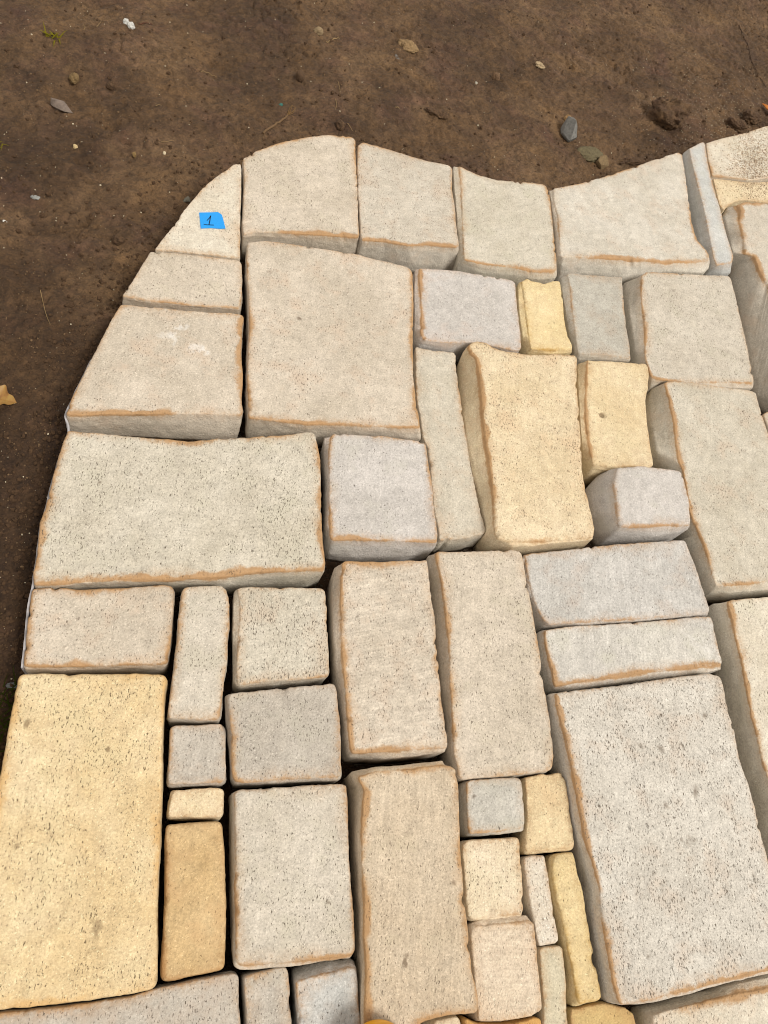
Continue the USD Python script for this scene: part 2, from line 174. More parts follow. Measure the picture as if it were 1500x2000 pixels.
# ---------------------------------------------------------------- stones
# one row per stone: label, height, (tone a, tone b), rim strength on the left, right, upper and lower edges, options, outline.
# the outline runs round the top face in photo pixels; a point with four numbers also gives where its side face ends
GREY = ((210, 201, 187), (197, 187, 172)); GREEN = ((210, 202, 187), (197, 188, 171)); PINK = ((212, 200, 184), (197, 185, 168))
LAV = ((207, 201, 196), (195, 189, 183)); YEL = ((228, 209, 175), (218, 196, 158)); BROWN = ((196, 188, 177), (183, 174, 162)); PALE = ((222, 213, 197), (211, 200, 181))
CREAM = ((229, 214, 188), (217, 200, 170)); SLATE = ((202, 201, 197), (190, 190, 187)); TAN = ((210, 183, 140), (200, 170, 124))
STONES = [
('S1', 'triangular pale beige stone with the blue tape tag on it', .085, PALE, (.5, .3, .2, .2), dict(fleck=.6, ang=80, und=.4), [(302,487),(318,466),(335,445),(366,402),(400,362),(432,338),(456,320),(466,317),(471,322),(471,385),(469,440),(469,503),(440,501),(400,496),(350,491),(320,489)]),
('S2', 'wedge-shaped beige stone just below the stone that carries the blue tape', .084, PINK, (.5, .3, .2, .6), dict(fleck=.6, ang=10), [(239,577),(262,543),(285,505),(294,491),(340,493),(400,500),(450,506),(467,508),(472,514),(473,540),(473,570),(470,596,470,606),(467,601,467,607),(383,597,384,601),(300,588,300,593),(239,578,237,587)]),
('S3', 'pinkish trapezoid stone with white scuffs and a tan band along its lower edge', .085, PINK, (.6, .8, .2, 1.3), dict(spots=[(335,655,22,-1),(355,640,12,-.8),(385,678,20,-.9),(405,690,14,-.8)], fleck=.45, ang=10, rimw=.013, R0=.004), [(128,804),(140,775),(165,725),(195,665),(220,620),(235,593),(287,597),(367,606),(433,610),(472,613),(477,619),(473,640),(471,687),(475,733),(472,783),(475,800,473,810),(472,810,464,849),(417,808,420,850),(333,808,333,846),(267,808,267,842),(200,809,200,838),(150,811,148,832),(130,810,132,826)]),
('S4', 'largest grey slab lying lengthwise at the left rim, brown stain along its lower edge', .088, GREEN, (1.0, 1.1, .8, 1.2), dict(spots=[(275,926,7,.8),(195,942,5,1)], fleck=.75, ang=90, rimw=.014, R0=.005), [(132,840),(167,843),(233,849),(300,855),(367,860),(433,855),(500,852),(550,849),(590,844),(603,842),(615,847),(620,863),(625,890),(628,933),(628,1000),(629,1027),(633,1067),(637,1098),(633,1111,633,1115),(600,1113,605,1133),(550,1115,550,1142),(500,1117,500,1145),(433,1127,450,1143),(333,1131,340,1139),(233,1132,235,1136),(150,1137,150,1139),(83,1142),(65,1141),(65,1117),(72,1083),(78,1017),(90,985),(100,943),(113,893),(125,855)]),
('S5', 'large almost square pinkish-beige slab, second course, right of the dark upright joint', .091, PINK, (.7, 1.0, .2, .9), dict(spots=[(530,532,14,.7),(584,620,6,1.1),(680,570,5,1)], fleck=.55, ang=8, R0=.004), [(484,471),(520,470),(600,480),(700,496),(760,511),(788,518),(800,523),(806,531),(808,567),(808,617),(806,667),(808,733),(813,783),(819,815),(821,832,823,857),(817,835,820,858),(750,833,750,851),(667,828,667,846),(600,828,600,846),(550,822,550,847),(500,818,500,847),(486,815,482,846),(485,800),(483,760),(484,700),(487,640),(486,580),(482,530),(482,490)]),
('T1', 'cream stone with an arched upper edge at the top of the rim', .086, PINK, (.2, .6, .9, 1.2), dict(spots=[(584,305,5,.8),(583,353,5,.8)], fleck=.6, ang=70, rimw=.011), [(475,308),(500,294),(550,277),(600,267),(643,263),(673,265),(690,269),(694,275),(694,300),(697,333),(699,383),(700,433),(702,456,701,485),(700,462,692,496),(633,458,640,486),(583,455,585,476),(530,453,530,468),(500,452,500,465),(476,457,474,468),(473,440),(475,400),(477,350)]),
('T2', 'pale grey stone sloping down to the right, second from the arched cream one', .086, GREY, (.2, .6, .6, 1.0), dict(fleck=.7, ang=75, rimw=.011), [(699,284),(707,278),(767,293),(817,309),(867,320),(880,323),(883,331),(883,367),(888,397),(891,433),(895,467),(897,478,897,498),(893,482,889,520),(860,480,862,523),(833,477,835,521),(800,480,800,517),(750,470,750,507),(707,468,700,497),(704,455),(704,433),(700,383),(698,333)]),
('T3', 'grey stone with a dipping upper edge, between the sloping stone and the flaring one', .086, GREEN, (.5, .8, .5, 1.0), dict(fleck=.4, ang=60, rimw=.010), [(896,324,887,324),(903,327),(933,341),(967,350),(1000,353),(1060,358),(1068,363),(1073,377),(1078,417),(1083,467),(1087,500),(1088,524,1088,536),(1083,529,1084,544),(1050,531,1050,546),(1000,522,1000,540),(967,518,967,538),(933,514,933,531),(907,507,892,520),(906,495,894,508),(903,433,893,433),(900,367,887,367),(897,335,885,332)]),
('T4', 'wide flaring grey-white stone with a rough tan lower edge, below the bare soil hollow', .094, ((213, 206, 194),(202, 194, 180)), (.4, .7, .9, 1.2), dict(ripple=(80,.035,.0008), fleck=.35, ang=70, rimw=.012, und=1.6, R0=.004), [(1080,369,1073,370),(1083,367),(1133,357),(1200,338),(1267,315),(1317,299),(1328,297),(1333,303),(1337,327),(1342,360),(1347,400),(1352,433),(1363,470),(1380,487),(1386,498,1386,508),(1385,508,1384,524),(1367,510,1373,534),(1300,513,1300,531),(1233,507,1235,546),(1167,502,1165,537),(1100,502,1094,537),(1095,497,1088,505),(1092,450,1086,455),(1088,417,1081,417),(1082,393,1077,393)]),
('T5', 'narrow bluish-grey stone with a sharp sawn ridge, leaning beside the wide flaring stone', .091, SLATE, (0, .5, .2, .3), dict(fleck=.2, pits=.1, R0=.002, wob=.4, und=.4, rough=.4), [(1346,290,1336,298),(1360,283),(1372,277),(1377,280),(1383,317),(1393,360),(1407,407),(1420,460),(1433,500),(1430,512,1427,533),(1415,516,1410,536),(1400,518,1383,530),(1394,503,1382,516),(1387,467,1368,475),(1373,400,1354,420),(1360,350,1343,365),(1350,310,1338,320)]),
('T6', 'pale stone in the upper right corner strewn with sand', .088, PALE, (.5, .2, .4, .4), dict(fleck=.3), [(1379,279),(1400,273),(1450,260),(1500,245),(1620,212),(1640,340),(1500,347),(1467,351),(1400,344),(1391,343),(1383,310)]),
('T7', 'small flat yellow stone below the sand-strewn stone', .087, ((230,212,180),(220,200,166)), (.4, .2, .2, .3), dict(fleck=.1, pits=.2), [(1393,348),(1430,352),(1467,356),(1520,353),(1600,350),(1605,405),(1500,395),(1455,390),(1437,392),(1421,402),(1414,411),(1405,398),(1399,373)]),
('T8', 'tall block at the upper right edge showing a broad shaded left side', .105, GREY, (1.3, .3, 1.0, .6), dict(spots=[(1520,450,60,-.5)], fleck=.4, rimw=.016, R0=.006, und=1.5), [(1447,408,1413,418),(1440,398,1421,404),(1457,393),(1500,397),(1600,405),(1640,420),(1680,640),(1690,770),(1590,782,1585,800),(1545,770,1520,795),(1520,640,1478,770),(1500,555,1463,700),(1493,547,1450,640),(1483,527,1440,580),(1473,500,1430,520),(1455,493,1431,492),(1453,460,1423,467),(1443,433,1414,428)]),
('R9', 'sliver of a grey stone at the right edge under the tall block', .080, GREY, (.2, .2, .2, .2), dict(), [(1490,809),(1500,803),(1590,806),(1620,960),(1560,970),(1535,900),(1508,852),(1498,828)]),
('M1', 'lavender-grey stone in the second course, left of the little yellow block', .084, LAV, (1.0, .1, .2, .2), dict(fleck=.35, ang=50), [(820,524,811,526),(850,524),(897,528),(917,532),(967,541),(1000,547),(1007,553),(1008,567),(1012,617),(1017,650),(1018,680),(1012,684),(1000,683),(960,674,940,690),(917,668,897,693),(890,669,885,688),(867,668,862,684),(828,663,818,675),(823,655,812,668),(822,647,810,655),(823,610,810,605),(820,567,810,567),(818,535,811,535)]),
('M2', 'little yellow block with a crumbled upper edge', .082, ((234, 213, 172),(225, 203, 158)), (.5, .1, .1, .6), dict(fleck=.1, pits=.1, R0=.004, rim_c=(188,150,84)), [(1018,548,1012,553),(1030,542),(1040,548),(1050,549),(1063,553),(1080,548),(1093,549),(1095,557),(1100,587),(1103,623),(1110,657),(1117,673),(1118,682,1118,687),(1110,683,1108,689),(1067,683,1067,691),(1037,682,1030,690),(1034,670,1023,685),(1033,660,1020,655),(1027,617,1014,610),(1022,567,1012,565)]),
('M3', 'darker grey stone with a shaded left side, right of the little yellow block', .087, ((192,187,176),(180,174,162)), (.3, .1, .1, .3), dict(fleck=.5, ang=70), [(1108,536,1096,540),(1112,533),(1150,537),(1200,540),(1216,540),(1217,567),(1220,600),(1225,643),(1231,685),(1232,698,1231,705),(1228,700,1226,705),(1183,693,1183,702),(1132,690,1128,703),(1128,684,1120,697),(1123,640,1111,645),(1117,600,1103,600),(1113,560,1096,562)]),
('M4', 'squarish grey stone with wide left side, below the wide flaring stone', .090, GREY, (.7, .4, .4, .8), dict(fleck=.75, ang=80), [(1254,538,1220,552),(1262,531),(1300,532),(1367,536),(1423,539),(1428,546),(1437,577),(1450,633),(1463,693),(1472,738,1472,748),(1470,748,1469,759),(1417,747,1420,757),(1350,747,1350,754),(1300,742,1293,746),(1273,737,1270,757),(1270,731,1262,745),(1260,700,1242,707),(1260,667,1237,667),(1258,623,1230,623),(1253,593,1226,597),(1252,560,1221,572)]),
('M5', 'large upright yellow slab with a bulging upper left corner', .100, ((228, 210, 179),(217, 197, 163)), (1.4, .3, .6, .6), dict(fleck=.8, rimw=.012, R0=.006, und=1.5, ang=10), [(918,684,898,706),(914,674,906,686),(922,667),(933,664),(950,667),(962,677),(983,683),(1000,686),(1033,692),(1100,691),(1123,692),(1128,699),(1127,717),(1128,767),(1132,817),(1135,867),(1138,917),(1147,960),(1155,1000),(1162,1034),(1161,1046,1161,1052),(1155,1051,1150,1054),(1100,1055,1100,1059),(1050,1057,1050,1065),(1000,1058,1000,1068),(972,1050,942,1067),(968,1040,940,1052),(965,1020,950,1034),(963,967,934,980),(957,917,924,915),(948,860,911,860),(942,800,901,810),(937,733,899,750),(931,700,897,722)]),
('M5b', 'yellow stone with one round dark hole near its centre', .094, YEL, (1.0, .2, .4, .4), dict(hole=(1176,810,8), spots=[(1160,826,4,1.3)], fleck=.5, rimw=.008, ang=10, pits=.2), [(1146,704,1130,710),(1183,705),(1233,707),(1262,710),(1267,716),(1268,733),(1265,757),(1261,783),(1262,807),(1267,840),(1272,877),(1277,908),(1268,914,1240,914),(1233,911,1230,915),(1190,911,1187,918),(1160,908,1145,931),(1156,900,1142,915),(1150,867,1136,862),(1143,817,1133,812),(1143,767,1130,765),(1146,720,1128,722)]),
('M6', 'long grey slab near the right edge with an orange line down its left edge', .092, GREEN, (1.0, .4, .4, 1.0), dict(fleck=.7, ang=15), [(1298,748,1275,756),(1305,744),(1350,747),(1400,753),(1467,763),(1477,768),(1483,793),(1493,823),(1502,850),(1525,930),(1555,1060),(1572,1120,1574,1138),(1500,1134,1500,1152),(1483,1138,1480,1154),(1433,1143,1430,1158),(1399,1144,1386,1159),(1395,1136,1380,1152),(1388,1110,1366,1120),(1380,1077,1350,1080),(1370,1050,1337,1050),(1362,1034),(1357,1023),(1347,1000),(1340,950),(1334,922),(1333,915,1285,908),(1325,900,1279,880),(1320,860,1273,850),(1315,817,1266,815),(1307,777,1264,785)]),
('M7', 'small lavender cube with a domed upper edge, set against the long grey slab', .112, LAV, (.9, .5, .5, .9), dict(fleck=.25, R0=.005, rimw=.008), [(1203,920,1168,929),(1207,913,1184,920),(1230,911),(1260,910),(1293,914),(1328,918),(1335,925),(1340,950),(1347,983),(1350,1010),(1349,1024,1349,1031),(1345,1025,1333,1038),(1300,1026,1290,1047),(1260,1028,1240,1052),(1213,1029,1184,1053),(1209,1022,1172,1044),(1205,1000,1158,1002),(1203,973,1150,972),(1198,945,1148,950)]),
('N1', 'low narrow grey strip with a ragged lower end, wedged beside the big yellow slab', .067, GREEN, (.1, .3, .1, .6), dict(fleck=.4, wob=1.6, ang=5), [(812,678),(850,685),(887,687),(891,693),(893,727),(898,767),(905,817),(910,850),(918,893),(925,933),(933,973),(938,1000),(943,1010),(950,1035),(946,1043),(930,1045),(920,1050),(893,1053),(880,1055),(872,1049),(867,1055),(858,1054),(856,1027),(848,1000),(841,927),(836,877),(826,853),(821,817),(814,777),(812,733)]),
('L1', 'smooth lavender-grey square stone with a bright rough lower side', .087, LAV, (1.1, .7, .5, 1.2), dict(ripple=(125,.03,.0006), fleck=.3, rimw=.010), [(646,852,634,852),(650,846),(683,848),(750,851),(800,858),(827,863),(832,868),(835,893),(842,933),(847,983),(852,1017),(855,1040),(854,1058,853,1066),(846,1060,838,1079),(800,1057,800,1087),(733,1055,733,1092),(683,1053,683,1090),(648,1055,640,1084),(645,1045,636,1070),(644,1027,638,1030),(643,983,637,990),(643,933,637,945),(642,883,634,890)]),
('A1', 'oblong pinkish-grey stone at the left rim, above the biggest yellow slab', .080, PINK, (.8, .8, .7, .7), dict(spots=[(128,1263,6,.7),(150,1208,4,.8)], fleck=.6, R0=.005, rimw=.012), [(62,1150),(66,1147),(100,1145),(160,1150),(233,1147),(283,1143),(320,1140),(335,1142),(340,1150),(340,1165),(338,1190),(335,1233),(330,1277),(328,1291,325,1305),(322,1297,322,1310),(267,1297,267,1308),(200,1300,200,1311),(133,1302,133,1312),(67,1302,66,1311),(47,1300,48,1310),(46,1285),(52,1233),(57,1187)]),
('A2', 'tall narrow grey stone with uneven sides, right of the oblong rim stone', .088, GREY, (.5, .5, .3, .4), dict(fleck=.6, wob=1.5, R0=.005), [(355,1152),(367,1146),(387,1143),(413,1144),(435,1143),(442,1150),(447,1173),(449,1217),(445,1257),(442,1300),(437,1333),(433,1377),(430,1398,430,1405),(424,1405,424,1408),(393,1405,393,1409),(350,1402,350,1406),(329,1402,329,1406),(328,1390),(333,1350),(340,1300),(345,1250),(348,1207),(352,1173)]),
('A3', 'square grey coarse-grained stone beside the tall narrow grey one', .084, GREEN, (.3, .4, .3, .7), dict(fleck=1.0, ang=70), [(464,1149,457,1153),(472,1147),(500,1146),(567,1147),(628,1148),(635,1154),(638,1183),(640,1233),(643,1283),(643,1311,643,1318),(640,1321,633,1328),(600,1325,600,1331),(533,1330,533,1338),(500,1333,500,1341),(467,1339,465,1345),(462,1332,456,1335),(463,1283,456,1290),(467,1233,455,1233),(468,1183,456,1183)]),
('A4', 'grey-brown square stone below the coarse-grained square one', .086, BROWN, (.6, .4, .3, .5), dict(fleck=.6, ang=5), [(447,1355,440,1358),(467,1352),(500,1349),(567,1342),(633,1337),(652,1335),(657,1343),(659,1367),(663,1400),(666,1440),(667,1483),(667,1510,667,1518),(662,1518,662,1523),(600,1520,600,1526),(533,1525,533,1530),(500,1527,500,1531),(462,1528,458,1533),(454,1518,451,1524),(453,1483,450,1483),(452,1433,446,1437),(448,1390,441,1393)]),
('A5', 'smallest grey square stone, in the narrow column beside the biggest yellow slab', .084, BROWN, (.6, .4, .2, .8), dict(fleck=.5, ang=5), [(333,1419),(350,1417),(400,1415),(435,1413),(440,1420),(440,1467),(441,1500),(440,1522,440,1527),(433,1528,433,1533),(383,1530,383,1535),(330,1532,328,1536),(327,1525),(330,1483),(331,1450)]),
('A6', 'tiny cream block, broken-faced, above the tan-brown upright stone', .076, ((236, 220, 190),(226, 207, 172)), (.2, .2, .1, .2), dict(fleck=.3, R0=.002, und=2.0, wob=1.3), [(336,1544,333,1545),(383,1540),(430,1539),(437,1543),(437,1567),(434,1590),(430,1596,430,1601),(367,1596,367,1602),(328,1596,325,1602),(329,1583,325,1590),(333,1560,330,1560)]),
('A7', 'smooth tan-brown upright stone beside the biggest yellow slab', .084, TAN, (.6, .2, .3, .4), dict(fleck=.0, pits=.1, R0=.007, und=.7, rim_c=(170,128,82)), [(325,1611),(367,1607),(428,1604),(434,1609),(437,1650),(440,1717),(442,1767),(441,1817),(440,1867),(438,1890),(434,1895),(400,1902),(367,1908),(335,1917),(318,1917),(314,1908),(314,1895),(318,1833),(321,1767),(323,1700),(323,1633)]),
('A8', 'biggest yellow slab, filling the lower left corner of the patch', .094, ((228,208,170),(218,193,150)), (.9, .6, .5, .9), dict(spots=[(54,1410,9,1.2),(190,1812,10,1.1),(163,1819,5,1.3),(210,1465,4,1.5),(32,1651,6,.9),(60,1778,5,.8),(180,1860,14,.6)], fleck=.75, ang=5, rimw=.018, rim_c=(212,174,120), R0=.006, und=1.3), [(35,1322),(44,1316),(100,1314),(200,1315),(300,1315),(321,1317),(327,1325),(323,1343),(320,1367),(318,1417),(316,1467),(317,1517),(315,1567),(313,1633),(309,1700),(307,1767),(306,1833),(306,1900),(305,1922),(297,1933),(250,1942),(183,1953),(100,1963),(33,1969),(0,1973),(-40,1977),(-48,1900),(-40,1750),(-25,1620),(3,1497),(10,1450),(20,1400),(30,1345)]),
('A9', 'grey-pink stone along the bottom edge under the biggest yellow slab', .082, BROWN, (.3, .6, .7, .3), dict(fleck=.6), [(-45,1983),(0,1978),(100,1968),(183,1958),(250,1947),(305,1932),(367,1917),(433,1905),(459,1902),(466,1908),(467,1933),(468,1967),(470,2000),(473,2070),(200,2090),(-45,2100)]),
('A10', 'narrow grey-brown stone at the bottom edge, left of the bluish sawn one', .082, BROWN, (.2, .4, .6, .3), dict(fleck=.6), [(476,1908),(500,1900),(533,1893),(557,1889),(563,1897),(566,1933),(569,1983),(573,2050),(574,2085),(486,2090),(484,2050),(482,2000),(480,1967),(477,1930)]),
('A11', 'bluish-grey stone with a smooth sawn upper facet at the bottom edge', .086, SLATE, (.6, .2, 0, .2), dict(fleck=.5, pits=.3, R0=.003), [(577,1918,569,1890),(610,1908,610,1884),(640,1899,640,1878),(688,1888,686,1873),(696,1891,693,1882),(698,1910),(700,1933),(702,1967),(704,2000),(708,2060),(709,2085),(592,2090),(588,2040),(585,2000,582,2000),(583,1967,579,1967),(580,1940,575,1935)]),
('B1', 'broad grey-beige slab right of the tan-brown upright stone', .088, GREY, (.8, .5, .5, .9), dict(spots=[(648,1745,7,.8),(640,1762,5,1)], fleck=.6, ang=5, R0=.006, rimw=.009), [(457,1547,447,1553),(470,1541),(500,1540),(550,1537),(617,1532),(667,1531),(677,1534),(680,1567),(682,1633),(685,1700),(690,1767),(693,1833),(694,1856),(689,1866,688,1870),(633,1873,633,1875),(583,1880,583,1884),(533,1883,533,1888),(500,1886,500,1892),(470,1887,467,1893),(460,1880,457,1886),(460,1840,453,1843),(460,1800,451,1800),(458,1733,449,1733),(459,1650,448,1650),(458,1583,448,1590)]),
('B2', 'upright beige slab with faint slanting ripples, in the middle of the patch', .094, PINK, (1.2, .5, .6, .8), dict(ripple=(62,.021,.0009), groove=.3, fleck=.65, ang=75, rimw=.012), [(668,1100,654,1107),(675,1095),(733,1097),(800,1094),(835,1093),(838,1117),(843,1167),(850,1217),(854,1260),(858,1317),(863,1367),(870,1417),(875,1455),(873,1461,873,1468),(865,1462,863,1469),(800,1465,800,1476),(750,1468,750,1481),(688,1471,674,1485),(684,1460,671,1476),(682,1440,668,1445),(678,1383,663,1388),(673,1333,658,1333),(667,1267,654,1265),(666,1217,651,1217),(665,1160,649,1165),(667,1115,650,1122)]),
('B3', 'longest upright pinkish-grey slab, just right of the rippled beige one', .090, PINK, (.9, .5, .5, .4), dict(fleck=.6, ang=8), [(851,1080,836,1084),(858,1077),(900,1077),(967,1075),(1000,1073),(1016,1076),(1021,1084),(1025,1110),(1032,1150),(1040,1190),(1048,1240),(1055,1283),(1063,1343),(1070,1383),(1078,1433),(1081,1477),(1080,1498),(1075,1505),(1043,1509),(1000,1514),(933,1519),(902,1522,899,1523),(895,1514,887,1515),(893,1500,883,1500),(886,1467,876,1467),(884,1400,870,1410),(879,1333,863,1333),(877,1267,857,1267),(870,1200,850,1205),(863,1140,845,1150),(854,1100,839,1103)]),
('C1', 'lavender-grey oblong with fine upright scratches, under the lavender cube', .083, ((204, 200, 195),(193, 189, 183)), (.5, .2, .6, .5), dict(groove=.24, fleck=.7, ang=5, stretch=4), [(1023,1084,1021,1086),(1050,1078),(1117,1072),(1200,1063),(1283,1057),(1333,1054),(1340,1058),(1347,1077),(1357,1100),(1367,1130),(1380,1167),(1387,1190),(1384,1197,1384,1200),(1333,1202,1333,1205),(1267,1207,1267,1211),(1200,1212,1200,1216),(1133,1215,1133,1221),(1072,1220,1056,1230),(1063,1211,1050,1222),(1053,1195,1042,1197),(1040,1165,1032,1158),(1033,1133,1028,1133),(1026,1097,1022,1097)]),
('C2', 'low oblong stone with a pale diagonal patch and a bright sawn lower side', .085, ((212, 207, 198),(199, 194, 187)), (.8, .1, .5, 1.0), dict(groove=.24, spots=[(1380,1270,60,-.5)], fleck=.5, ang=5, stretch=4, rimw=.012), [(1064,1230,1052,1233),(1090,1226),(1133,1222),(1200,1218),(1300,1211),(1367,1203),(1388,1203),(1393,1213),(1398,1240),(1405,1270),(1412,1292),(1410,1299,1411,1306),(1383,1302,1383,1312),(1333,1307,1333,1318),(1267,1313,1267,1326),(1200,1323,1200,1335),(1133,1332,1133,1344),(1085,1340,1077,1351),(1081,1330,1068,1345),(1080,1315,1063,1320),(1072,1287,1056,1287),(1064,1250,1052,1255)]),
('C3', 'largest grey-white slab at lower right, freckled with many dark pits', .104, ((214, 208, 198),(203, 196, 185)), (1.1, .3, .3, 1.2), dict(spots=[(1358,1546,10,1),(1355,1640,14,.8),(1330,1640,8,1),(1475,1720,10,1),(1290,1463,7,1),(1313,1460,6,1),(1334,1457,6,1),(1300,1572,7,1),(1265,1868,8,.9),(1252,1455,6,.9),(1376,1398,6,1),(1292,1395,5,1)], fleck=1.0, pits=1.3, ang=8, rimw=.010, R0=.005), [(1084,1354,1070,1355),(1100,1350),(1167,1343),(1267,1330),(1333,1320),(1383,1315),(1406,1320),(1413,1334),(1419,1367),(1430,1410),(1440,1447),(1450,1493),(1457,1513),(1470,1557),(1483,1610),(1497,1665),(1520,1760),(1543,1870),(1535,1887,1535,1890),(1500,1897,1500,1900),(1433,1912,1433,1915),(1367,1930,1367,1933),(1300,1947,1300,1950),(1250,1957,1248,1960),(1216,1963,1205,1961),(1208,1955,1184,1957),(1197,1917,1171,1903),(1188,1867,1161,1850),(1182,1827,1153,1815),(1175,1783,1146,1772),(1171,1733,1138,1722),(1157,1683,1127,1672),(1145,1647,1120,1635),(1137,1607,1114,1595),(1128,1557,1108,1550),(1120,1517,1101,1515),(1113,1483,1084,1490),(1105,1440,1079,1440),(1095,1407,1074,1405),(1087,1378,1071,1382)]),
('C4', 'long stone cut by the right edge, broad grey left side, orange edge line', .100, PALE, (1.3, .3, .6, .5), dict(fleck=.6, rimw=.011, und=1.4), [(1421,1176,1393,1178),(1430,1171),(1450,1170),(1500,1166),(1580,1158),(1620,1330),(1660,1600),(1640,1720),(1575,1725,1525,1722),(1540,1650,1508,1690),(1512,1560,1487,1610),(1496,1505,1470,1555),(1488,1480,1456,1505),(1479,1433,1444,1455),(1467,1390,1434,1415),(1459,1350,1424,1375),(1449,1293,1413,1310),(1440,1260,1405,1270),(1433,1223,1397,1230),(1427,1195,1388,1196)]),
('C5', 'pale stone in the bottom right corner half tucked under the pitted grey-white slab', .070, PALE, (.9, .2, 1.3, .2), dict(fleck=.6, rimw=.014), [(1274,1981,1240,1967),(1333,1967,1300,1953),(1400,1950,1380,1938),(1450,1938,1440,1922),(1500,1929,1500,1909),(1560,1916,1558,1898),(1610,2090),(1300,2100),(1290,2040,1262,2040),(1276,2000,1251,2000)]),
('D1', 'small bluish-grey block between the tall pinkish slab and the yellow square', .088, ((203, 198, 189),(192, 187, 177)), (.8, .2, .2, .7), dict(spots=[(926,1554,4,1)], fleck=.3, pits=.2, rimw=.006), [(911,1528,899,1530),(920,1523),(933,1522),(1000,1517),(1015,1519),(1020,1526),(1023,1560),(1025,1593),(1024,1612,1024,1620),(1018,1618,1018,1624),(1000,1620,1000,1626),(967,1625,967,1630),(918,1628,904,1634),(915,1618,901,1622),(914,1600,899,1600),(912,1560,898,1560)]),
('D2', 'yellow squarish stone with rough wrinkled face, partly behind the small bluish block', .079, ((232, 212, 174),(222, 199, 160)), (.3, .1, .1, .2), dict(fleck=.4, und=2.0, rough=1.3, pits=.2), [(1024,1519),(1050,1513),(1097,1509),(1102,1513),(1105,1533),(1110,1567),(1115,1600),(1120,1633),(1121,1652,1121,1656),(1115,1656,1114,1659),(1067,1661,1067,1665),(1028,1664,1022,1668),(1025,1650,1018,1652),(1026,1632,1019,1640),(1029,1612),(1030,1590),(1028,1560),(1025,1530)]),
('D3', 'cream square stone under the small bluish block', .083, ((230, 215, 190),(220, 203, 174)), (.2, .2, .2, .3), dict(groove=.25, fleck=.7, ang=5), [(904,1648),(912,1641),(933,1639),(1000,1636),(1011,1635),(1014,1641),(1015,1667),(1020,1707),(1022,1750),(1023,1777),(1021,1785,1021,1788),(1000,1787,1000,1790),(967,1792,967,1795),(922,1796,920,1799),(914,1790),(910,1750),(907,1700),(903,1660)]),
('D4', 'small pale upright stone with dark flecks, beside the long yellow one', .078, ((229, 220, 206),(219, 208, 191)), (.2, .1, .1, .2), dict(spots=[(1060,1796,4,1.2),(1031,1735,4,1.1)], fleck=.9, R0=.002), [(1023,1677,1020,1680),(1033,1672),(1060,1669),(1065,1673),(1070,1707),(1075,1740),(1082,1783),(1088,1820),(1091,1837),(1088,1840,1088,1842),(1067,1843,1067,1845),(1053,1846,1051,1849),(1050,1833,1047,1833),(1043,1793,1038,1793),(1036,1767,1030,1767),(1028,1717,1024,1725)]),
('D5', 'long leaning yellow stone with wavy face, against the pitted grey-white slab', .080, ((228, 207, 164),(214, 190, 142)), (.5, .1, .6, .2), dict(ripple=(80,.035,.0009), fleck=.4, und=2.6, R0=.005, rimw=.008, rim_c=(196,158,92)), [(1078,1676,1069,1681),(1085,1668),(1107,1665),(1119,1663),(1123,1670),(1128,1700),(1137,1733),(1146,1773),(1152,1817),(1162,1867),(1169,1907),(1176,1933),(1178,1950),(1167,1956),(1135,1961,1133,1962),(1128,1956,1117,1966),(1123,1927,1110,1940),(1117,1883,1103,1883),(1107,1840,1095,1840),(1097,1793,1087,1793),(1087,1750,1077,1750),(1079,1710,1070,1715)]),
('D6', 'pinkish cream stone with fine level grooves, near the bottom edge', .085, ((226, 210, 189),(215, 197, 174)), (.2, .3, .4, .2), dict(ripple=(90,.011,.0004), groove=.24, spots=[(937,1829,7,.7)], fleck=.6, ang=92, stretch=4), [(919,1815,916,1808),(933,1807,932,1799),(967,1804,967,1794),(1000,1801,1000,1791),(1036,1797,1031,1789),(1043,1803),(1046,1833),(1050,1867),(1053,1900),(1057,1940),(1059,1972),(1053,1982),(1027,1986),(1000,1992),(967,1995),(936,1996),(934,1990),(931,1950),(927,1900),(921,1850)]),
('D7', 'pale smooth narrow stone at the bottom edge beside the grooved pinkish cream one', .076, ((210,200,176),(202,190,164)), (.1, .1, .1, .1), dict(fleck=.2, pits=.1), [(1054,1852),(1067,1848),(1095,1847),(1100,1851),(1103,1877),(1107,1917),(1108,1967),(1110,2000),(1114,2080),(1064,2082),(1062,2000),(1062,1967),(1060,1930),(1057,1895)]),
('D8', 'dull ochre stone sunk low at the bottom edge, below the long leaning yellow one', .066, ((206,180,128),(192,164,110)), (.2, .1, .3, .1), dict(fleck=.1, pits=.1), [(1115,1972),(1167,1960),(1187,1959),(1205,1965),(1233,1972),(1241,1990),(1247,2005),(1262,2085),(1119,2090)]),
('D9', 'sliver of a cream stone at the bottom edge below the tall pinkish slab', .070, CREAM, (0, 0, .2, 0), dict(fleck=.1), [(848,1994),(870,1989),(893,1985),(900,1990),(904,2040),(905,2085),(846,2085)]),
('D10', 'sliver of an ochre stone at the bottom edge below the grooved pinkish cream one', .074, ((214,172,104),(204,158,90)), (.1, .1, .2, 0), dict(fleck=.1), [(908,1988),(928,1998),(967,2001),(1000,1999),(1045,1988),(1056,1990),(1058,2030),(1060,2085),(910,2085)]),
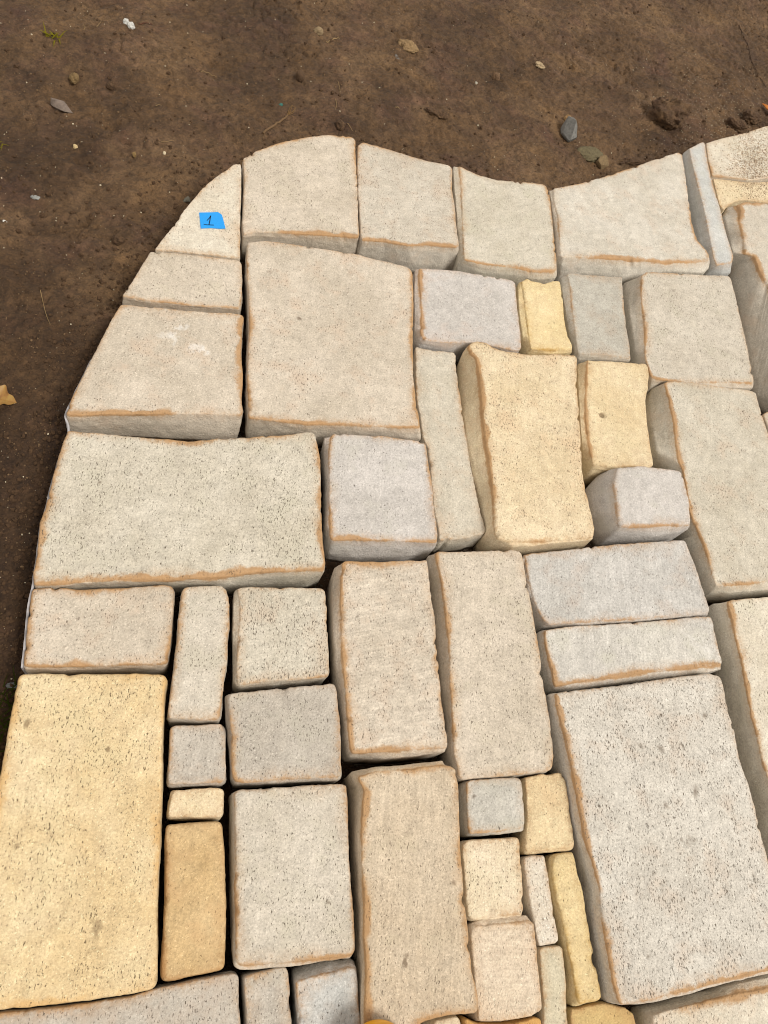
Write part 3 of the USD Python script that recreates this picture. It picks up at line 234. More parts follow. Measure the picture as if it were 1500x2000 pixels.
('E1', 'tallest upright pinkish slab at the bottom centre with a brown-stained left edge', .106, ((208,192,170),(198,180,156)), (1.2, .8, 1.0, .7), dict(groove=.24, spots=[(795,1868,6,1.1),(793,1882,5,1.1),(885,1723,6,.9)], fleck=.65, ang=5, rimw=.012, stretch=3.4), [(698,1517,681,1510),(730,1507,725,1500),(783,1503,783,1495),(833,1497,833,1489),(865,1493,867,1486),(882,1495),(891,1503),(894,1520),(896,1567),(898,1633),(903,1700),(908,1767),(913,1800),(917,1850),(923,1900),(932,1935),(935,1965),(932,1979),(922,1980),(883,1982),(850,1988),(822,1998),(812,2030),(806,2090),(722,2095),(715,2040,711,2040),(712,1993,706,1993),(713,1933,704,1933),(715,1883,699,1883),(711,1833,694,1833),(711,1767,690,1767),(707,1700,687,1700),(705,1633,684,1633),(709,1577,682,1577),(712,1543,681,1545)]),
]

def stone_mesh(pts, h, seed, rims, R0=0.0026, wob=1.0, tilt=(0, 0), und=1.0, rimw=0.010, rough=1.0, spots=(), hole=None, ripple=(0, .02, 0)):
    """The stone's closed-sided block: vertices, faces, wear (rim stain, top mask, random) and its base outline."""
    t = np.array([p[:2] for p in pts], float); n = len(t)
    has = np.array([len(p) > 2 for p in pts]); o = np.array([p[2:4] if len(p) > 2 else p[:2] for p in pts], float)
    P = plan(t, h)
    r_t = np.linalg.norm(P, axis=1); ray = np.linalg.norm(plan(o, 0.0), axis=1) / CAM_H      # plan radius per metre below the camera
    zv = CAM_H - r_t / np.maximum(ray, 1e-6)
    zo = np.where(has, np.clip(zv, 0.30 * h, h - 0.008), 0.45 * h)
    Po = np.where(has[:, None], plan(o, zo), P)
    if shapely.Polygon(P).exterior.is_ccw is False:
        P, Po, zo, t = P[::-1], Po[::-1], zo[::-1], t[::-1]
    # resample the loop evenly and round it a little
    seg = np.linalg.norm(np.roll(P, -1, 0) - P, axis=1); s = np.concatenate([[0], np.cumsum(seg)])
    N = max(60, int(s[-1] / 0.003)); q = np.linspace(0, s[-1], N, endpoint=False)
    def re(a): return np.stack([np.interp(q, s, np.append(c, c[0])) for c in a.T], 1)
    data = re(np.column_stack([P, Po - P, zo]))
    ker = np.exp(-0.5 * (np.arange(-8, 9) / 0.95) ** 2); ker /= ker.sum()
    data = sum(w * np.roll(data, kk, 0) for kk, w in zip(range(-8, 9), ker))
    B, D, zo = data[:, :2], data[:, 2:4], data[:, 4]
    def normals(a):
        d = np.roll(a, -1, 0) - np.roll(a, 1, 0); d /= np.linalg.norm(d, axis=1, keepdims=True) + 1e-12
        return np.stack([d[:, 1], -d[:, 0]], 1)
    nr = normals(B)
    B0 = B.copy(); B = B + nr * (wob * (0.0013 * fbm(B, 40, 2, seed) + 0.0020 * fbm(B, 170, 3, seed + 5)))[:, None]
    rc = np.random.default_rng(seed + 77); chip = np.zeros(N); arc = np.arange(N) * 0.003
    for _ in range(int(N * 0.003 / 0.13)):
        u_, w_ = rc.uniform(0, N * 0.003), rc.uniform(0.003, 0.010); ds = np.abs((arc - u_ + N * 0.0015) % (N * 0.003) - N * 0.0015)
        chip = np.maximum(chip, rc.uniform(0.3, 1.0) * np.clip(1.15 - ds / w_, 0, 1) ** 0.6)
    chip *= np.clip(1 + 2.5 * fbm(B, 160, 2, seed + 78), 0.3, 1.5) * min(1.0, wob + 0.2)
    B = B - nr * (0.0022 * chip)[:, None]
    nr = normals(B)
    # stain weight by the way each edge faces (left, right, upper, lower in the photo)
    L, Rr, U, Dn = rims
    wgt = np.stack([np.maximum(-nr[:, 0], 0) ** 2, np.maximum(nr[:, 0], 0) ** 2, np.maximum(nr[:, 1], 0) ** 2, np.maximum(-nr[:, 1], 0) ** 2], 1)
    rw = np.maximum(wgt @ np.array([L, Rr, U, Dn]) / wgt.sum(1), 0.35)
    rw = rw * np.clip(0.85 + 2.6 * fbm(B, 13, 3, seed + 3), 0.1, 1.6)
    poly = shapely.Polygon(B)
    tree = cKDTree(B)
    pts2 = [B]
    for d in (0.0012, 0.0028, 0.0052, 0.0082):
        c = B - nr * d
        ok = shapely.contains_xy(poly, c[:, 0], c[:, 1]) & (tree.query(c)[0] > 0.85 * d)
        pts2.append(c[ok])
    x0, y0, x1, y1 = poly.bounds; st = 0.0048
    gx, gy = np.meshgrid(np.arange(x0, x1, st), np.arange(y0, y1, st)); rs = np.random.default_rng(seed)
    g = np.stack([gx.ravel(), gy.ravel()], 1) + rs.uniform(-0.0012, 0.0012, (gx.size, 2))
    ok = shapely.contains_xy(poly, g[:, 0], g[:, 1]); g = g[ok]; g = g[tree.query(g)[0] > 0.0112]
    for sx_, sy_, sr_, ss_ in spots:
        c_ = plan([(sx_, sy_)], h)[0]; q_ = sr_ * 0.00092 * 1.4; gg = np.arange(-q_, q_, 0.0013)
        if q_ < 0.025 and not hole:
            dx_, dy_ = np.meshgrid(gg, gg); ex = c_ + np.stack([dx_.ravel(), dy_.ravel()], 1) + rs.uniform(-.0003, .0003, (dx_.size, 2))
            ex = ex[tree.query(ex)[0] > 0.009]; ex = ex[shapely.contains_xy(poly, ex[:, 0], ex[:, 1])]
            g = np.vstack([g[np.abs(g - c_).max(1) > q_], ex])
    if hole:
        hc = plan([hole[:2]], h)[0]; hr = hole[2] * 0.00092
        g = g[np.linalg.norm(g - hc, axis=1) > hr * 1.9]
        ring = [hc[None]] + [hc + hr * q_ * np.stack([np.cos(th_), np.sin(th_)], 1) for q_, th_ in ((.35, np.arange(6)), (.65, np.arange(10) * .628), (.9, np.arange(14) * .449), (1.1, np.arange(16) * .393), (1.4, np.arange(16) * .393), (1.75, np.arange(16) * .393))]
        g = np.vstack([g] + ring)
    V2 = np.vstack(pts2 + [g])
    tri = Delaunay(V2).simplices
    c = V2[tri].mean(1); tri = tri[shapely.contains_xy(poly, c[:, 0], c[:, 1])]
    a = V2[tri]; flip = np.cross(a[:, 1] - a[:, 0], a[:, 2] - a[:, 0]) < 0; tri[flip] = tri[flip][:, ::-1]
    d, near = tree.query(V2); cen = np.array(poly.centroid.coords[0])
    Rv = R0 * np.clip(1 + 2.2 * fbm(V2, 30, 2, seed + 9), 0.5, 1.5)
    e = np.clip(1 - d / Rv, 0, 1); drop = Rv * (1 - np.sqrt(np.maximum(1 - e ** 2, 0))) * 0.75
    rel = V2 - cen
    z = h + rel @ np.array(tilt) - drop - 0.0036 * chip[near] * np.clip(1 - d / (0.002 + 0.006 * chip[near]), 0, 1) + ripple[2] * np.sin((rel @ np.array([math.cos(math.radians(ripple[0])), math.sin(math.radians(ripple[0]))])) * 2 * np.pi / ripple[1] + 5 * fbm(V2, 9, 2, seed + 61)) * np.clip(.6 + 3 * fbm(V2, 12, 2, seed + 62), 0, 1.3) + und * (0.0034 * fbm(V2, 14, 3, seed + 2) + 0.0022 * fbm(V2, 80, 3, seed + 4) * rough)
    if hole: z = z - 0.006 * np.clip(1.25 - np.linalg.norm(V2 - hc, axis=1) / hr, 0, 1) ** .7
    rim = rw[near] * np.clip(1.15 - d / (0.82 * rimw * np.clip(1 + 2.2 * fbm(V2, 26, 3, seed + 11), 0.3, 2.2)), 0, 1)
    verts = [np.column_stack([V2, z])]; halo = np.clip(0.35 + 0.65 * rw[near], 0, 1) * np.clip(1 - d / (0.017 * np.clip(1 + 2.4 * fbm(V2, 20, 3, seed + 41), 0.3, 2.2)), 0, 1) ** 1.2
    spot = np.full(len(d), 0.5)
    for sx_, sy_, sr_, ss_ in spots:
        c_ = plan([(sx_, sy_)], h)[0]; rr_ = np.linalg.norm(V2 - c_, axis=1) / (sr_ * 0.00092)
        spot = spot + ss_ * 0.5 * np.clip(1.15 - rr_ * np.clip(1 + 2.2 * fbm(V2, 90, 2, seed + 51), .5, 2), 0, 1)
    if hole: spot = spot + 1.1 * np.clip(1.25 - np.linalg.norm(V2 - hc, axis=1) / hr, 0, 1)
    wear = [np.column_stack([rim, halo, np.clip(spot, 0, 1.4)])]; face = [np.clip(d / 0.004, 0.25, 1)]
    # side rows
    zb = z[:N]; faces = [tri]; base = 0; count = len(V2); prev = np.arange(N)
    rows = [(f, None) for f in (0.06, 0.14, 0.24, 0.36, 0.5, 0.65, 0.82, 1.0)] + [(1.0, g_) for g_ in (0.5, 1.0)]
    for f, g_ in rows:
        xy = B0 + (B - B0) * max(0, 1 - 3 * f) + D * f
        zz_ = zb + (zo - zb) * f if g_ is None else zo + (-0.006 - zo) * g_
        nn = np.column_stack([xy, zz_])
        amp = 0.0035 * rough * min(1, 3 * f)
        off = amp * (meshkit.fbm(nn * 45 + 50, 3, seed + 21) - 0.5) + 0.001 * min(1, 3 * f) * np.sign(1)
        off = off + 0.0026 * rough * min(1, 3 * f) * (meshkit.fbm(nn * [14, 14, 170] + 70, 2, seed + 23) - 0.5)
        off = off - (0.0015 if g_ is not None else 0)
        nn[:, :2] += nr * off[:, None]
        verts.append(nn)
        depth = np.linalg.norm(nn - verts[0][:N], axis=1)
        sr = rw * np.clip(0.85 - depth / (rimw * 0.55 * np.clip(1 + 2.4 * fbm(B, 30, 2, seed + 31), 0.3, 2.2)), 0, 1)
        wear.append(np.column_stack([sr, np.clip(0.3 + 0.5 * rw, 0, .8) * np.clip(1 - depth / 0.02, 0, 1), np.full(N, 0.5)])); face.append(np.full(N, 0.22))
        cur = count + np.arange(N); nx = np.roll(np.arange(N), -1)
        faces.append(np.column_stack([prev, cur, cur[nx]])); faces.append(np.column_stack([prev, cur[nx], prev[nx]]))
        prev = cur; count += N
    bot = np.vstack([np.append(verts[-1][:, :2].mean(0), -0.006)[None]]); verts.append(bot); wear.append(np.array([[0, 0, 0.5]])); face.append([0.2])
    faces.append(np.column_stack([prev, np.full(N, count), np.roll(prev, -1)]))
    return np.vstack(verts), np.vstack(faces), (np.vstack(wear), np.concatenate(face)), poly, (cKDTree(V2), z), shapely.Polygon(verts[-2][:, :2]).buffer(0)

bases, TOPS, TOPZ = [], {}, {}
for i, (key, label, h, tones, rims, opt, pts) in enumerate(STONES):
    mo = {q: opt[q] for q in ('fleck', 'ang', 'rim_c', 'pits', 'stretch', 'rough', 'groove') if q in opt}
    go = {q: opt[q] for q in ('R0', 'wob', 'tilt', 'und', 'rimw', 'rough', 'spots', 'hole', 'ripple') if q in opt}
    mat = stone_material(i, tones[0], tones[1], **mo)
    v, f, w, poly, topz, foot = stone_mesh(pts, h, 40 + 17 * i, rims, **go)
    o = np.array([*poly.centroid.coords[0], 0.0])
    g = put('stone_block', (v, f), mat, smooth=True, origin=o)
    UsdGeom.PrimvarsAPI(g).CreatePrimvar('wear', T.Color3fArray, 'vertex').Set(Vt.Vec3fArray.FromNumpy(w[0].astype(np.float32)))
    UsdGeom.PrimvarsAPI(g).CreatePrimvar('face', T.FloatArray, 'vertex').Set(Vt.FloatArray.FromNumpy(w[1].astype(np.float32)))
    tag(g.GetPrim(), label, 'stone', 'dressed stone blocks of the dry-laid patch')
    bases.append(foot); TOPS[key] = (poly, h, foot); TOPZ[key] = topz
FOOT = shapely.union_all(bases)

# ---------------------------------------------------------------- the soil
cor = plan([(-60, -60), (1560, -60), (1560, 2060), (-60, 2060)], 0.0)
lo, hi = cor.min(0) - 0.05, cor.max(0) + 0.05
def axis(a, b, st=0.0036):
    grow = np.cumsum(0.004 * 1.35 ** np.arange(29))
    return np.concatenate([a - grow[::-1], np.linspace(a, b, int((b - a) / st)), b + grow])
ax, ay = axis(lo[0], hi[0]), axis(lo[1], hi[1])
GX, GY = np.meshgrid(ax, ay, indexing='ij'); GP = np.stack([GX.ravel(), GY.ravel()], 1)
shapely.prepare(FOOT)
inside = shapely.contains_xy(FOOT, GP[:, 0], GP[:, 1])
ftree = cKDTree(GP[inside][::3])
fd = np.where(inside, 0, ftree.query(GP, distance_upper_bound=0.2)[0]); fd = np.minimum(fd, 0.2)
inner = (GP[:, 0] > lo[0] - .3) & (GP[:, 0] < hi[0] + .3) & (GP[:, 1] > lo[1] - .3) & (GP[:, 1] < hi[1] + .3)
hull_patch = shapely.Polygon(FOOT.buffer(0.03).buffer(-0.03).exterior if FOOT.buffer(0.03).buffer(-0.03).geom_type == 'Polygon' else FOOT.convex_hull.exterior)
shapely.prepare(hull_patch)
under = shapely.contains_xy(hull_patch, GP[:, 0], GP[:, 1])
Z = 0.030 * fbm(GP, 3.5, 3, 1) + 0.016 * fbm(GP, 13, 3, 2) + 0.0085 * fbm(GP + 0.01 * fbm(GP, 20, 2, 9)[:, None], 42, 3, 3) + 0.0085 * fbm(GP, 125, 2, 4) + 0.006 * (0.25 - np.abs(fbm(GP + 0.012 * fbm(GP, 30, 2, 19)[:, None], 30, 3, 18))) - 0.010 * np.clip(0.05 - np.abs(fbm(GP + 0.03 * fbm(GP, 16, 3, 29)[:, None], 19, 3, 28)), 0, 1) / 0.05 * np.clip(fbm(GP, 6, 3, 27) * 3 + .1, 0, 1)
rid = 1 - np.abs(2 * fbm(np.column_stack([GP[:, 0] * 1.0 + GP[:, 1] * .5, GP[:, 1] * 0.45]), 24, 3, 12)) * 2.6
Z = Z + 0.0035 * np.clip(rid, 0, 1) ** 2 * np.clip(2 * fbm(GP, 4, 2, 14) + .4, 0, 1)
for dx, dy, dr, dep in ((1100, 268, 26, .012), (1313, 258, 26, .016), (1285, 215, 16, .006), (140, 165, 14, .010), (217, 174, 9, .006), (1460, 236, 40, .008), (1190, 328, 34, .008), (852, 232, 22, .006), (1375, 320, 20, .004), (640, 262, 40, .004), (230, 480, 24, .008), (370, 430, 40, .005)):
    c_ = at(dx, dy)[:2]; s_ = np.linalg.norm(at(dx + 5, dy) - at(dx - 5, dy)) / 10 * dr
    Z = Z - dep * np.exp(-(((GP - c_) ** 2).sum(1) / s_ ** 2) ** 1.3)
Z = Z + 0.010 * np.exp(-((fd - 0.018) / 0.016) ** 2) * np.clip(0.35 + 3.0 * fbm(GP, 26, 3, 91), 0, 1.2)
Z = np.where(under, -0.003 + 0.006 * fbm(GP, 90, 3, 6), Z * np.clip(fd / 0.05, 0.25, 1) - 0.004 * np.clip(1 - fd / 0.03, 0, 1))
Z = np.where(inner, Z, 0.2 * Z)
nx, ny = len(ax), len(ay)
ii = np.arange(nx * ny).reshape(nx, ny)
q = np.stack([ii[:-1, :-1], ii[1:, :-1], ii[1:, 1:], ii[:-1, 1:]], -1).reshape(-1, 4)
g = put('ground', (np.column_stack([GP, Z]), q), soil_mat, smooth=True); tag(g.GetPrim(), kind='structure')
dark_c = plan([(-120, 980), (60, 520)], 0)
soil_dark = 1.15 - np.linalg.norm((GP - dark_c[0]) / [0.55, 0.95], axis=1)
soil_dark = np.clip((soil_dark + 1.3 * fbm(GP, 5, 4, 77)) * 1.6, 0, 1) + np.clip(fbm(GP, 9, 4, 78) * 2.2, 0, .55)  # darker soil colour towards the left and in random patches; full between the stones
UsdGeom.PrimvarsAPI(g).CreatePrimvar('soil_dark', T.FloatArray, 'vertex').Set(Vt.FloatArray.FromNumpy(np.where(under, 1.0, np.clip(soil_dark, 0, 1)).astype(np.float32)))
from scipy.interpolate import RegularGridInterpolator
soil_z = RegularGridInterpolator((ax, ay), Z.reshape(nx, ny), bounds_error=False, fill_value=0)
def on_soil(x, y):
    p = at(x, y); return np.array([p[0], p[1], float(soil_z(p[:2])[0])])
MM = CAM_H * 1.16 / FOC      # about how many metres one photo pixel spans on the soil in mid picture
def span(x, y):
    return float(np.linalg.norm(plan([(x + 5, y)], 0) - plan([(x - 5, y)], 0)) / 10)

# ---------------------------------------------------------------- edging strip along the left rim
from scipy.ndimage import gaussian_filter1d
rim = FOOT.buffer(0.05).buffer(-0.0488).exterior
pa, pb, pm_ = (rim.project(shapely.Point(*plan([q_], 0.03)[0])) for q_ in ((482, 318), (44, 1320), (200, 640)))
Lr = rim.length
if (pm_ - pa) % Lr < (pb - pa) % Lr: ts = pa + np.linspace(0, (pb - pa) % Lr, 260)
else: ts = pa - np.linspace(0, (pa - pb) % Lr, 260)
sp = np.array([rim.interpolate(t_ % Lr).coords[0] for t_ in ts]); sp = gaussian_filter1d(sp, 0.8, axis=0, mode='nearest')
sp_s = np.linspace(0, 1, 260)
tn = np.gradient(sp, axis=0); tn /= np.linalg.norm(tn, axis=1, keepdims=True); nl = np.stack([-tn[:, 1], tn[:, 0]], 1)
cenp = np.array(FOOT.centroid.coords[0]); nl *= np.sign(((sp - cenp) * nl).sum(1).mean())
def wall(poly, nrm, thick, z0, z1):
    a, b = poly, poly + nrm * thick; n = len(poly); V = np.vstack([np.column_stack([p, np.broadcast_to(z, n)]) for p, z in ((a, z0), (a, z1), (b, z1), (b, z0))]); F = []
    for i in range(n - 1):
        for c in range(4):
            d = (c + 1) % 4; F.append([c * n + i, d * n + i, d * n + i + 1, c * n + i + 1])
    F += [[0, n, 2 * n, 3 * n], [n - 1, 4 * n - 1, 3 * n - 1, 2 * n - 1]]
    return V, np.array(F)
strip_mat = plain('edging_look', (176, 172, 174), 0.6, 0.34, 45, 0.4)
g = put('edging_strip', wall(sp, nl, 0.0034, -0.004, gaussian_filter1d(np.where((sp_s > .03) & (sp_s < .53), 0.045, 0.071) + 0.004 * fbm(sp, 22, 2, 88), 2)), strip_mat, smooth=30)
tag(g.GetPrim(), 'thin dirty-white edging strip standing against the left rim of the stones', 'edging')

# ---------------------------------------------------------------- blue tape with the handwritten figure
def z_on(key, x, y):
    return TOPS[key][1]
tz = float(TOPZ['S1'][1][TOPZ['S1'][0].query_ball_point(plan([(414, 431)], .085)[0], .03)].max()) + 0.0004
out = [(389, 415.5), (407, 415), (426, 414.5), (433.5, 420), (437, 433), (440.5, 446.5), (430, 447), (410, 445.5), (392, 446.5), (390.5, 430)]
tp = plan(out, tz); c0 = np.append(tp.mean(0), tz)
tp_d = []
for i in range(len(tp)):
    a, b = tp[i], tp[(i + 1) % len(tp)]
    tp_d += [a + (b - a) * s_ for s_ in np.linspace(0, 1, 6, endpoint=False)]
tp_d = np.array(tp_d); tpoly = shapely.Polygon(tp_d)
tag_x = group_xf('tape_tag', c0); tag(tag_x.GetPrim(), 'bright blue tape tag with a handwritten 1, stuck on the triangular stone', 'tape')
tape_mat = plain('tape_look', (24, 150, 232), 0.5, 0.05, 240, 0.25, 0.4, k=0.80)
ink_mat = plain('ink_look', (22, 24, 40), 0.6, 0.05)
gr = trimesh.creation.extrude_polygon(tpoly, 0.0006, engine='earcut')
gr.apply_translation([-c0[0], -c0[1], 0])
put('tape', gr, tape_mat, str(tag_x.GetPath()), smooth=30)
def stroke(pxs, w0=0.0016):
    p = plan(pxs, tz); ls = shapely.LineString(p).buffer(w0 / 2 * 1.0)
    e = trimesh.creation.extrude_polygon(ls, 0.0004, engine='earcut'); e.apply_translation([-c0[0], -c0[1], 0.0007]); return e
put('handwritten_numeral', trimesh.util.concatenate([stroke([(404.5, 431), (408, 427.5), (411.5, 422.5)]), stroke([(411.5, 422.2), (410.6, 427), (409.5, 433), (408.2, 439.5)], 0.0019)] +
    [stroke([(398.5, 438.6), (404, 439.6), (409, 439.8), (417, 440.2)])]), ink_mat, str(tag_x.GetPath()), smooth=30)

# ---------------------------------------------------------------- things lying on the soil
def lump(seed, sx, sy, sz, rough=0.35, facets=0):
    rs = np.random.default_rng(seed)
    if facets:
        p = rs.normal(size=(facets, 3)); p /= np.linalg.norm(p, axis=1, keepdims=True)
        hm = trimesh.convex.convex_hull(p * rs.uniform(.85, 1.05, (facets, 1))).subdivide().subdivide()
        v = np.array(hm.vertices); f = hm.faces
        v = v * (1 + 0.16 * (meshkit.fbm(v * 2.5 + seed, 3, seed) - 0.5)[:, None])
    else:
        hm = trimesh.creation.icosphere(subdivisions=4); v = np.array(hm.vertices); f = hm.faces
        v = v * (1 + rough * 2 * (meshkit.fbm(v * 1.4 + seed * 3.1, 4, seed) - 0.5) + rough * 0.5 * (meshkit.fbm(v * 7 + seed, 2, seed) - 0.5))[:, None] if False else v * (1 + rough * 2 * (meshkit.fbm(v * 1.4 + seed * 3.1, 4, seed) - 0.5) + rough * 0.5 * (meshkit.fbm(v * 7 + seed, 2, seed) - 0.5))[:, None]
    return trimesh.Trimesh(v * [sx, sy, sz], f, process=False)
def rock(name, label, cat, x, y, w, h, ang, rgb, sz=0.4, facets=0, seed=1, rough=0.3, sink=0.35, group=None, mat=None):
    s = span(x, y); o = on_soil(x, y)
    zz_ = sz * s * min(w, h) / 2 * 1.6
    me = lump(seed, w * s / 2 * 1.08, h * s / 2 * 1.08, zz_, rough, facets)
    me.apply_transform(trimesh.transformations.rotation_matrix(math.radians(ang), [0, 0, 1]))
    me.apply_translation([0, 0, zz_ * (1 - 2 * sink)])
    g = put(name, (np.array(me.vertices) + o, me.faces), mat or plain('lump_look_%02x%02x%02x' % rgb, rgb, 0.9, 0.25, 160, 0.5), smooth=22 if facets else 60, origin=o)
    tag(g.GetPrim(), label, cat, group)
    return g
rock('flat_stone', 'flat lozenge-shaped grey stone chip lying on soil at upper left', 'stone chip', 120, 212, 54, 24, -28, (124, 110, 100), 0.6, 16, 3, sink=.15)
rock('plaster_lump', 'small bright white two-lobed plaster crumb on the soil at upper left', 'plaster crumb', 247, 52, 11, 10, 0, (206, 204, 198), .8, 0, 5, .6)
rock('plaster_lump', 'slightly larger white crumb touching the lower right of the other white crumb', 'plaster crumb', 256, 58, 12, 13, 0, (206, 204, 198), .8, 0, 6, .6)
rock('flat_stone', 'flat slate-grey chip pressed into the soil at top centre', 'stone chip', 783, 115, 27, 20, 10, (112, 106, 100), .3, 14, 7, sink=.55)
rock('flat_stone', 'tan knobbly stone beside the slate-grey chip at top centre', 'stone', 796, 95, 30, 24, -20, (140, 115, 82), .5, 0, 8, .45, sink=.5)
rock('pebble', 'round dark brown pebble on the soil above the arched cream stone', 'pebble', 585, 157, 15, 15, 0, (86, 66, 48), .9, 0, 9, .2, sink=.3)
rock('pebble', 'beige rounded pebble near the top edge, above the round dark pebble', 'pebble', 621, 66, 16, 13, 0, (140, 120, 92), .7, 0, 10, .3, sink=.35)
rock('plastic_fragment', 'tiny teal fragment lying beside the stick', 'fragment', 549, 205, 10, 8, 20, (66, 116, 106), .5, 12, 11, sink=.3)
rock('grey_rock', 'blue-grey angular stone set upright in the soil above the flaring stone', 'rock', 1109, 260, 26, 44, 18, (118, 116, 112), .9, 22, 12, sink=.25)
rock('grey_rock', 'small tan pebble touching the top of the blue-grey angular stone', 'pebble', 1107, 237, 13, 12, 0, (142, 112, 76), .8, 0, 13, .3)
rock('flat_stone', 'olive-grey flat stone half sunk in the soil above the flaring stone', 'stone', 1153, 302, 42, 32, 15, (104, 94, 70), .35, 0, 14, .35, sink=.5)
rock('flat_stone', 'tan wedge-shaped stone right against the soil dip above the flaring stone', 'stone', 1175, 319, 22, 22, 30, (124, 104, 76), .7, 14, 15, sink=.35)
rock('earth_clod', 'biggest dark crumbly earth clod, yellowish bits on it, upper right', 'clod', 1297, 234, 56, 44, -15, (84, 62, 44), .75, 0, 16, .55, sink=.3, mat=soil_mat)
rock('pebble', 'little yellow pebble stuck in the lower side of the biggest earth clod', 'pebble', 1301, 246, 8, 8, 0, (170, 140, 80), .9, 0, 17, .2, sink=-.9)
rock('earth_clod', 'dark earth lump by the upper right edge, left of the orange leaf', 'clod', 1468, 232, 30, 20, 10, (80, 62, 48), .7, 0, 18, .5, sink=.35, mat=soil_mat)
rock('earth_clod', 'dark earth lump just above the sand-strewn stone', 'clod', 1436, 248, 32, 20, -10, (80, 62, 48), .7, 0, 19, .5, sink=.35, mat=soil_mat)
rock('earth_clod', 'dark earth lump against the rim between the flaring stone and the bluish ridge stone', 'clod', 1236, 318, 40, 14, 20, (80, 62, 48), .7, 0, 20, .5, sink=.35, mat=soil_mat)
rock('earth_clod', 'brown clod with a shaded hollow beside it, upper left above the lozenge stone chip', 'clod', 146, 156, 16, 22, 0, (120, 98, 66), .8, 0, 21, .5, sink=.3)
rock('earth_clod', 'small dark clod upper left, midway between lozenge chip and white crumbs', 'clod', 215, 170, 14, 12, 0, (82, 64, 48), .9, 0, 22, .4, sink=.3, mat=soil_mat)
rock('earth_clod', 'dark clod on the soil left of the triangular stone', 'clod', 232, 474, 20, 18, 0, (70, 54, 42), .8, 0, 23, .5, sink=.3, mat=soil_mat)
rock('bark_chip', 'tan rectangular bark chip on the soil above the triangular stone', 'bark chip', 262, 307, 10, 19, 28, (140, 114, 74), .9, 12, 24, sink=.05)
rock('flat_stone', 'grey-green stone sliver against the slanting edge of the triangular stone', 'stone chip', 366, 392, 12, 24, -15, (104, 100, 88), .5, 12, 25, sink=.3)
rock('pebble', 'cream pebble on the soil left of the tip of the triangular stone', 'pebble', 321, 302, 6, 7, 0, (205, 190, 160), .9, 0, 26, .2)
rock('pebble', 'cream crumb on the soil at left, between lozenge chip and triangular stone', 'pebble', 148, 291, 9, 8, 0, (200, 176, 132), .8, 0, 27, .4)
rock('plaster_lump', 'greyish crumb patch on the soil at left, level with the triangular stone', 'plaster crumb', 68, 384, 16, 10, 0, (140, 140, 136), .4, 0, 28, .6, sink=.45)
rock('plaster_lump', 'white crumb near the left edge, level with the blue tape', 'plaster crumb', 9, 431, 9, 5, -20, (226, 224, 216), .7, 0, 29, .4)
rock('pebble', 'brown pebble on the soil above the pale grey sloping stone, right part', 'pebble', 966, 157, 13, 12, 0, (108, 84, 62), .9, 0, 30, .3)
rock('plaster_lump', 'silvery crumb on the soil left of the brown pebble above the sloping stone', 'plaster crumb', 929, 167, 9, 6, -30, (190, 184, 168), .6, 10, 31)
rock('plaster_lump', 'whitish crumb on the soil at upper right centre, left of the drag marks', 'plaster crumb', 1052, 134, 16, 9, -30, (176, 154, 122), .5, 0, 32, .5)
rock('earth_clod', 'low earth lump on the soil directly above the dip of the rim stone', 'clod', 852, 224, 34, 16, -10, (112, 88, 60), .5, 0, 33, .5, sink=.45, mat=soil_mat)
rock('earth_clod', 'rounded dark clod touching the arched cream stone', 'clod', 664, 250, 17, 15, 0, (70, 54, 42), .8, 0, 34, .4, sink=.3, mat=soil_mat)
rock('flat_stone', 'grey flat stone at the left edge beside the grass', 'stone', 24, 1342, 26, 20, 0, (110, 112, 112), .4, 12, 35, sink=.45)

# twigs, rootlets, wisps
def tube(pts, r, sides=6, taper=1.0):
    pts = np.asarray(pts, float); n = len(pts); t = np.gradient(pts, axis=0); t /= np.linalg.norm(t, axis=1, keepdims=True)
    a = np.cross(t, [0, 0, 1.0]); a /= np.linalg.norm(a, axis=1, keepdims=True) + 1e-9; b = np.cross(a, t)
    th = np.linspace(0, 2 * np.pi, sides, endpoint=False); rr = r * np.linspace(1, taper, n)
    V = (pts[:, None] + rr[:, None, None] * (np.cos(th)[None, :, None] * a[:, None] + np.sin(th)[None, :, None] * b[:, None])).reshape(-1, 3); F = []
    for i in range(n - 1):
        for c in range(sides):
            d = (c + 1) % sides; F.append([i * sides + c, i * sides + d, (i + 1) * sides + d, (i + 1) * sides + c])
    F = np.array(F); f = np.vstack([F[:, [0, 1, 2]], F[:, [0, 2, 3]]])
    caps = [[0, i + 1, i] for i in range(1, sides - 1)] + [[(n - 1) * sides, (n - 1) * sides + i, (n - 1) * sides + i + 1] for i in range(1, sides - 1)]
    return trimesh.Trimesh(V, np.vstack([f, caps]), process=False)
def line(pxs, lift=0.0015, n=14):
    p = np.asarray(pxs, float); s = np.linspace(0, 1, len(p)); q = np.linspace(0, 1, n)
    x, y = (np.interp(q, s, p[:, i]) for i in (0, 1))
    x, y = gaussian_filter1d(x, 1.0, mode='nearest'), gaussian_filter1d(y, 1.0, mode='nearest')
    return np.array([on_soil(a, b) + [0, 0, lift] for a, b in zip(x, y)])
stick_mat = plain('stick_look', (112, 88, 62), 0.9, 0.2, 200, 0.5); wisp_mat = plain('wisp_look', (158, 132, 92), 0.8, 0.1); root_mat = plain('root_look', (128, 98, 58), 0.85, 0.1)
o = on_soil(545, 245)
st = group_xf('stick', o); tag(st.GetPrim(), 'brown crooked stick with fine roots at its upper end, above the arched cream stone', 'stick')
put('branch', (tube(line([(512, 269), (522, 259), (538, 246), (552, 237), (563, 226)], .004), 0.0034, 8, .75).vertices - o, tube(line([(512, 269), (522, 259), (538, 246), (552, 237), (563, 226)], .004), 0.0034, 8, .75).faces), stick_mat, str(st.GetPath()), smooth=60)
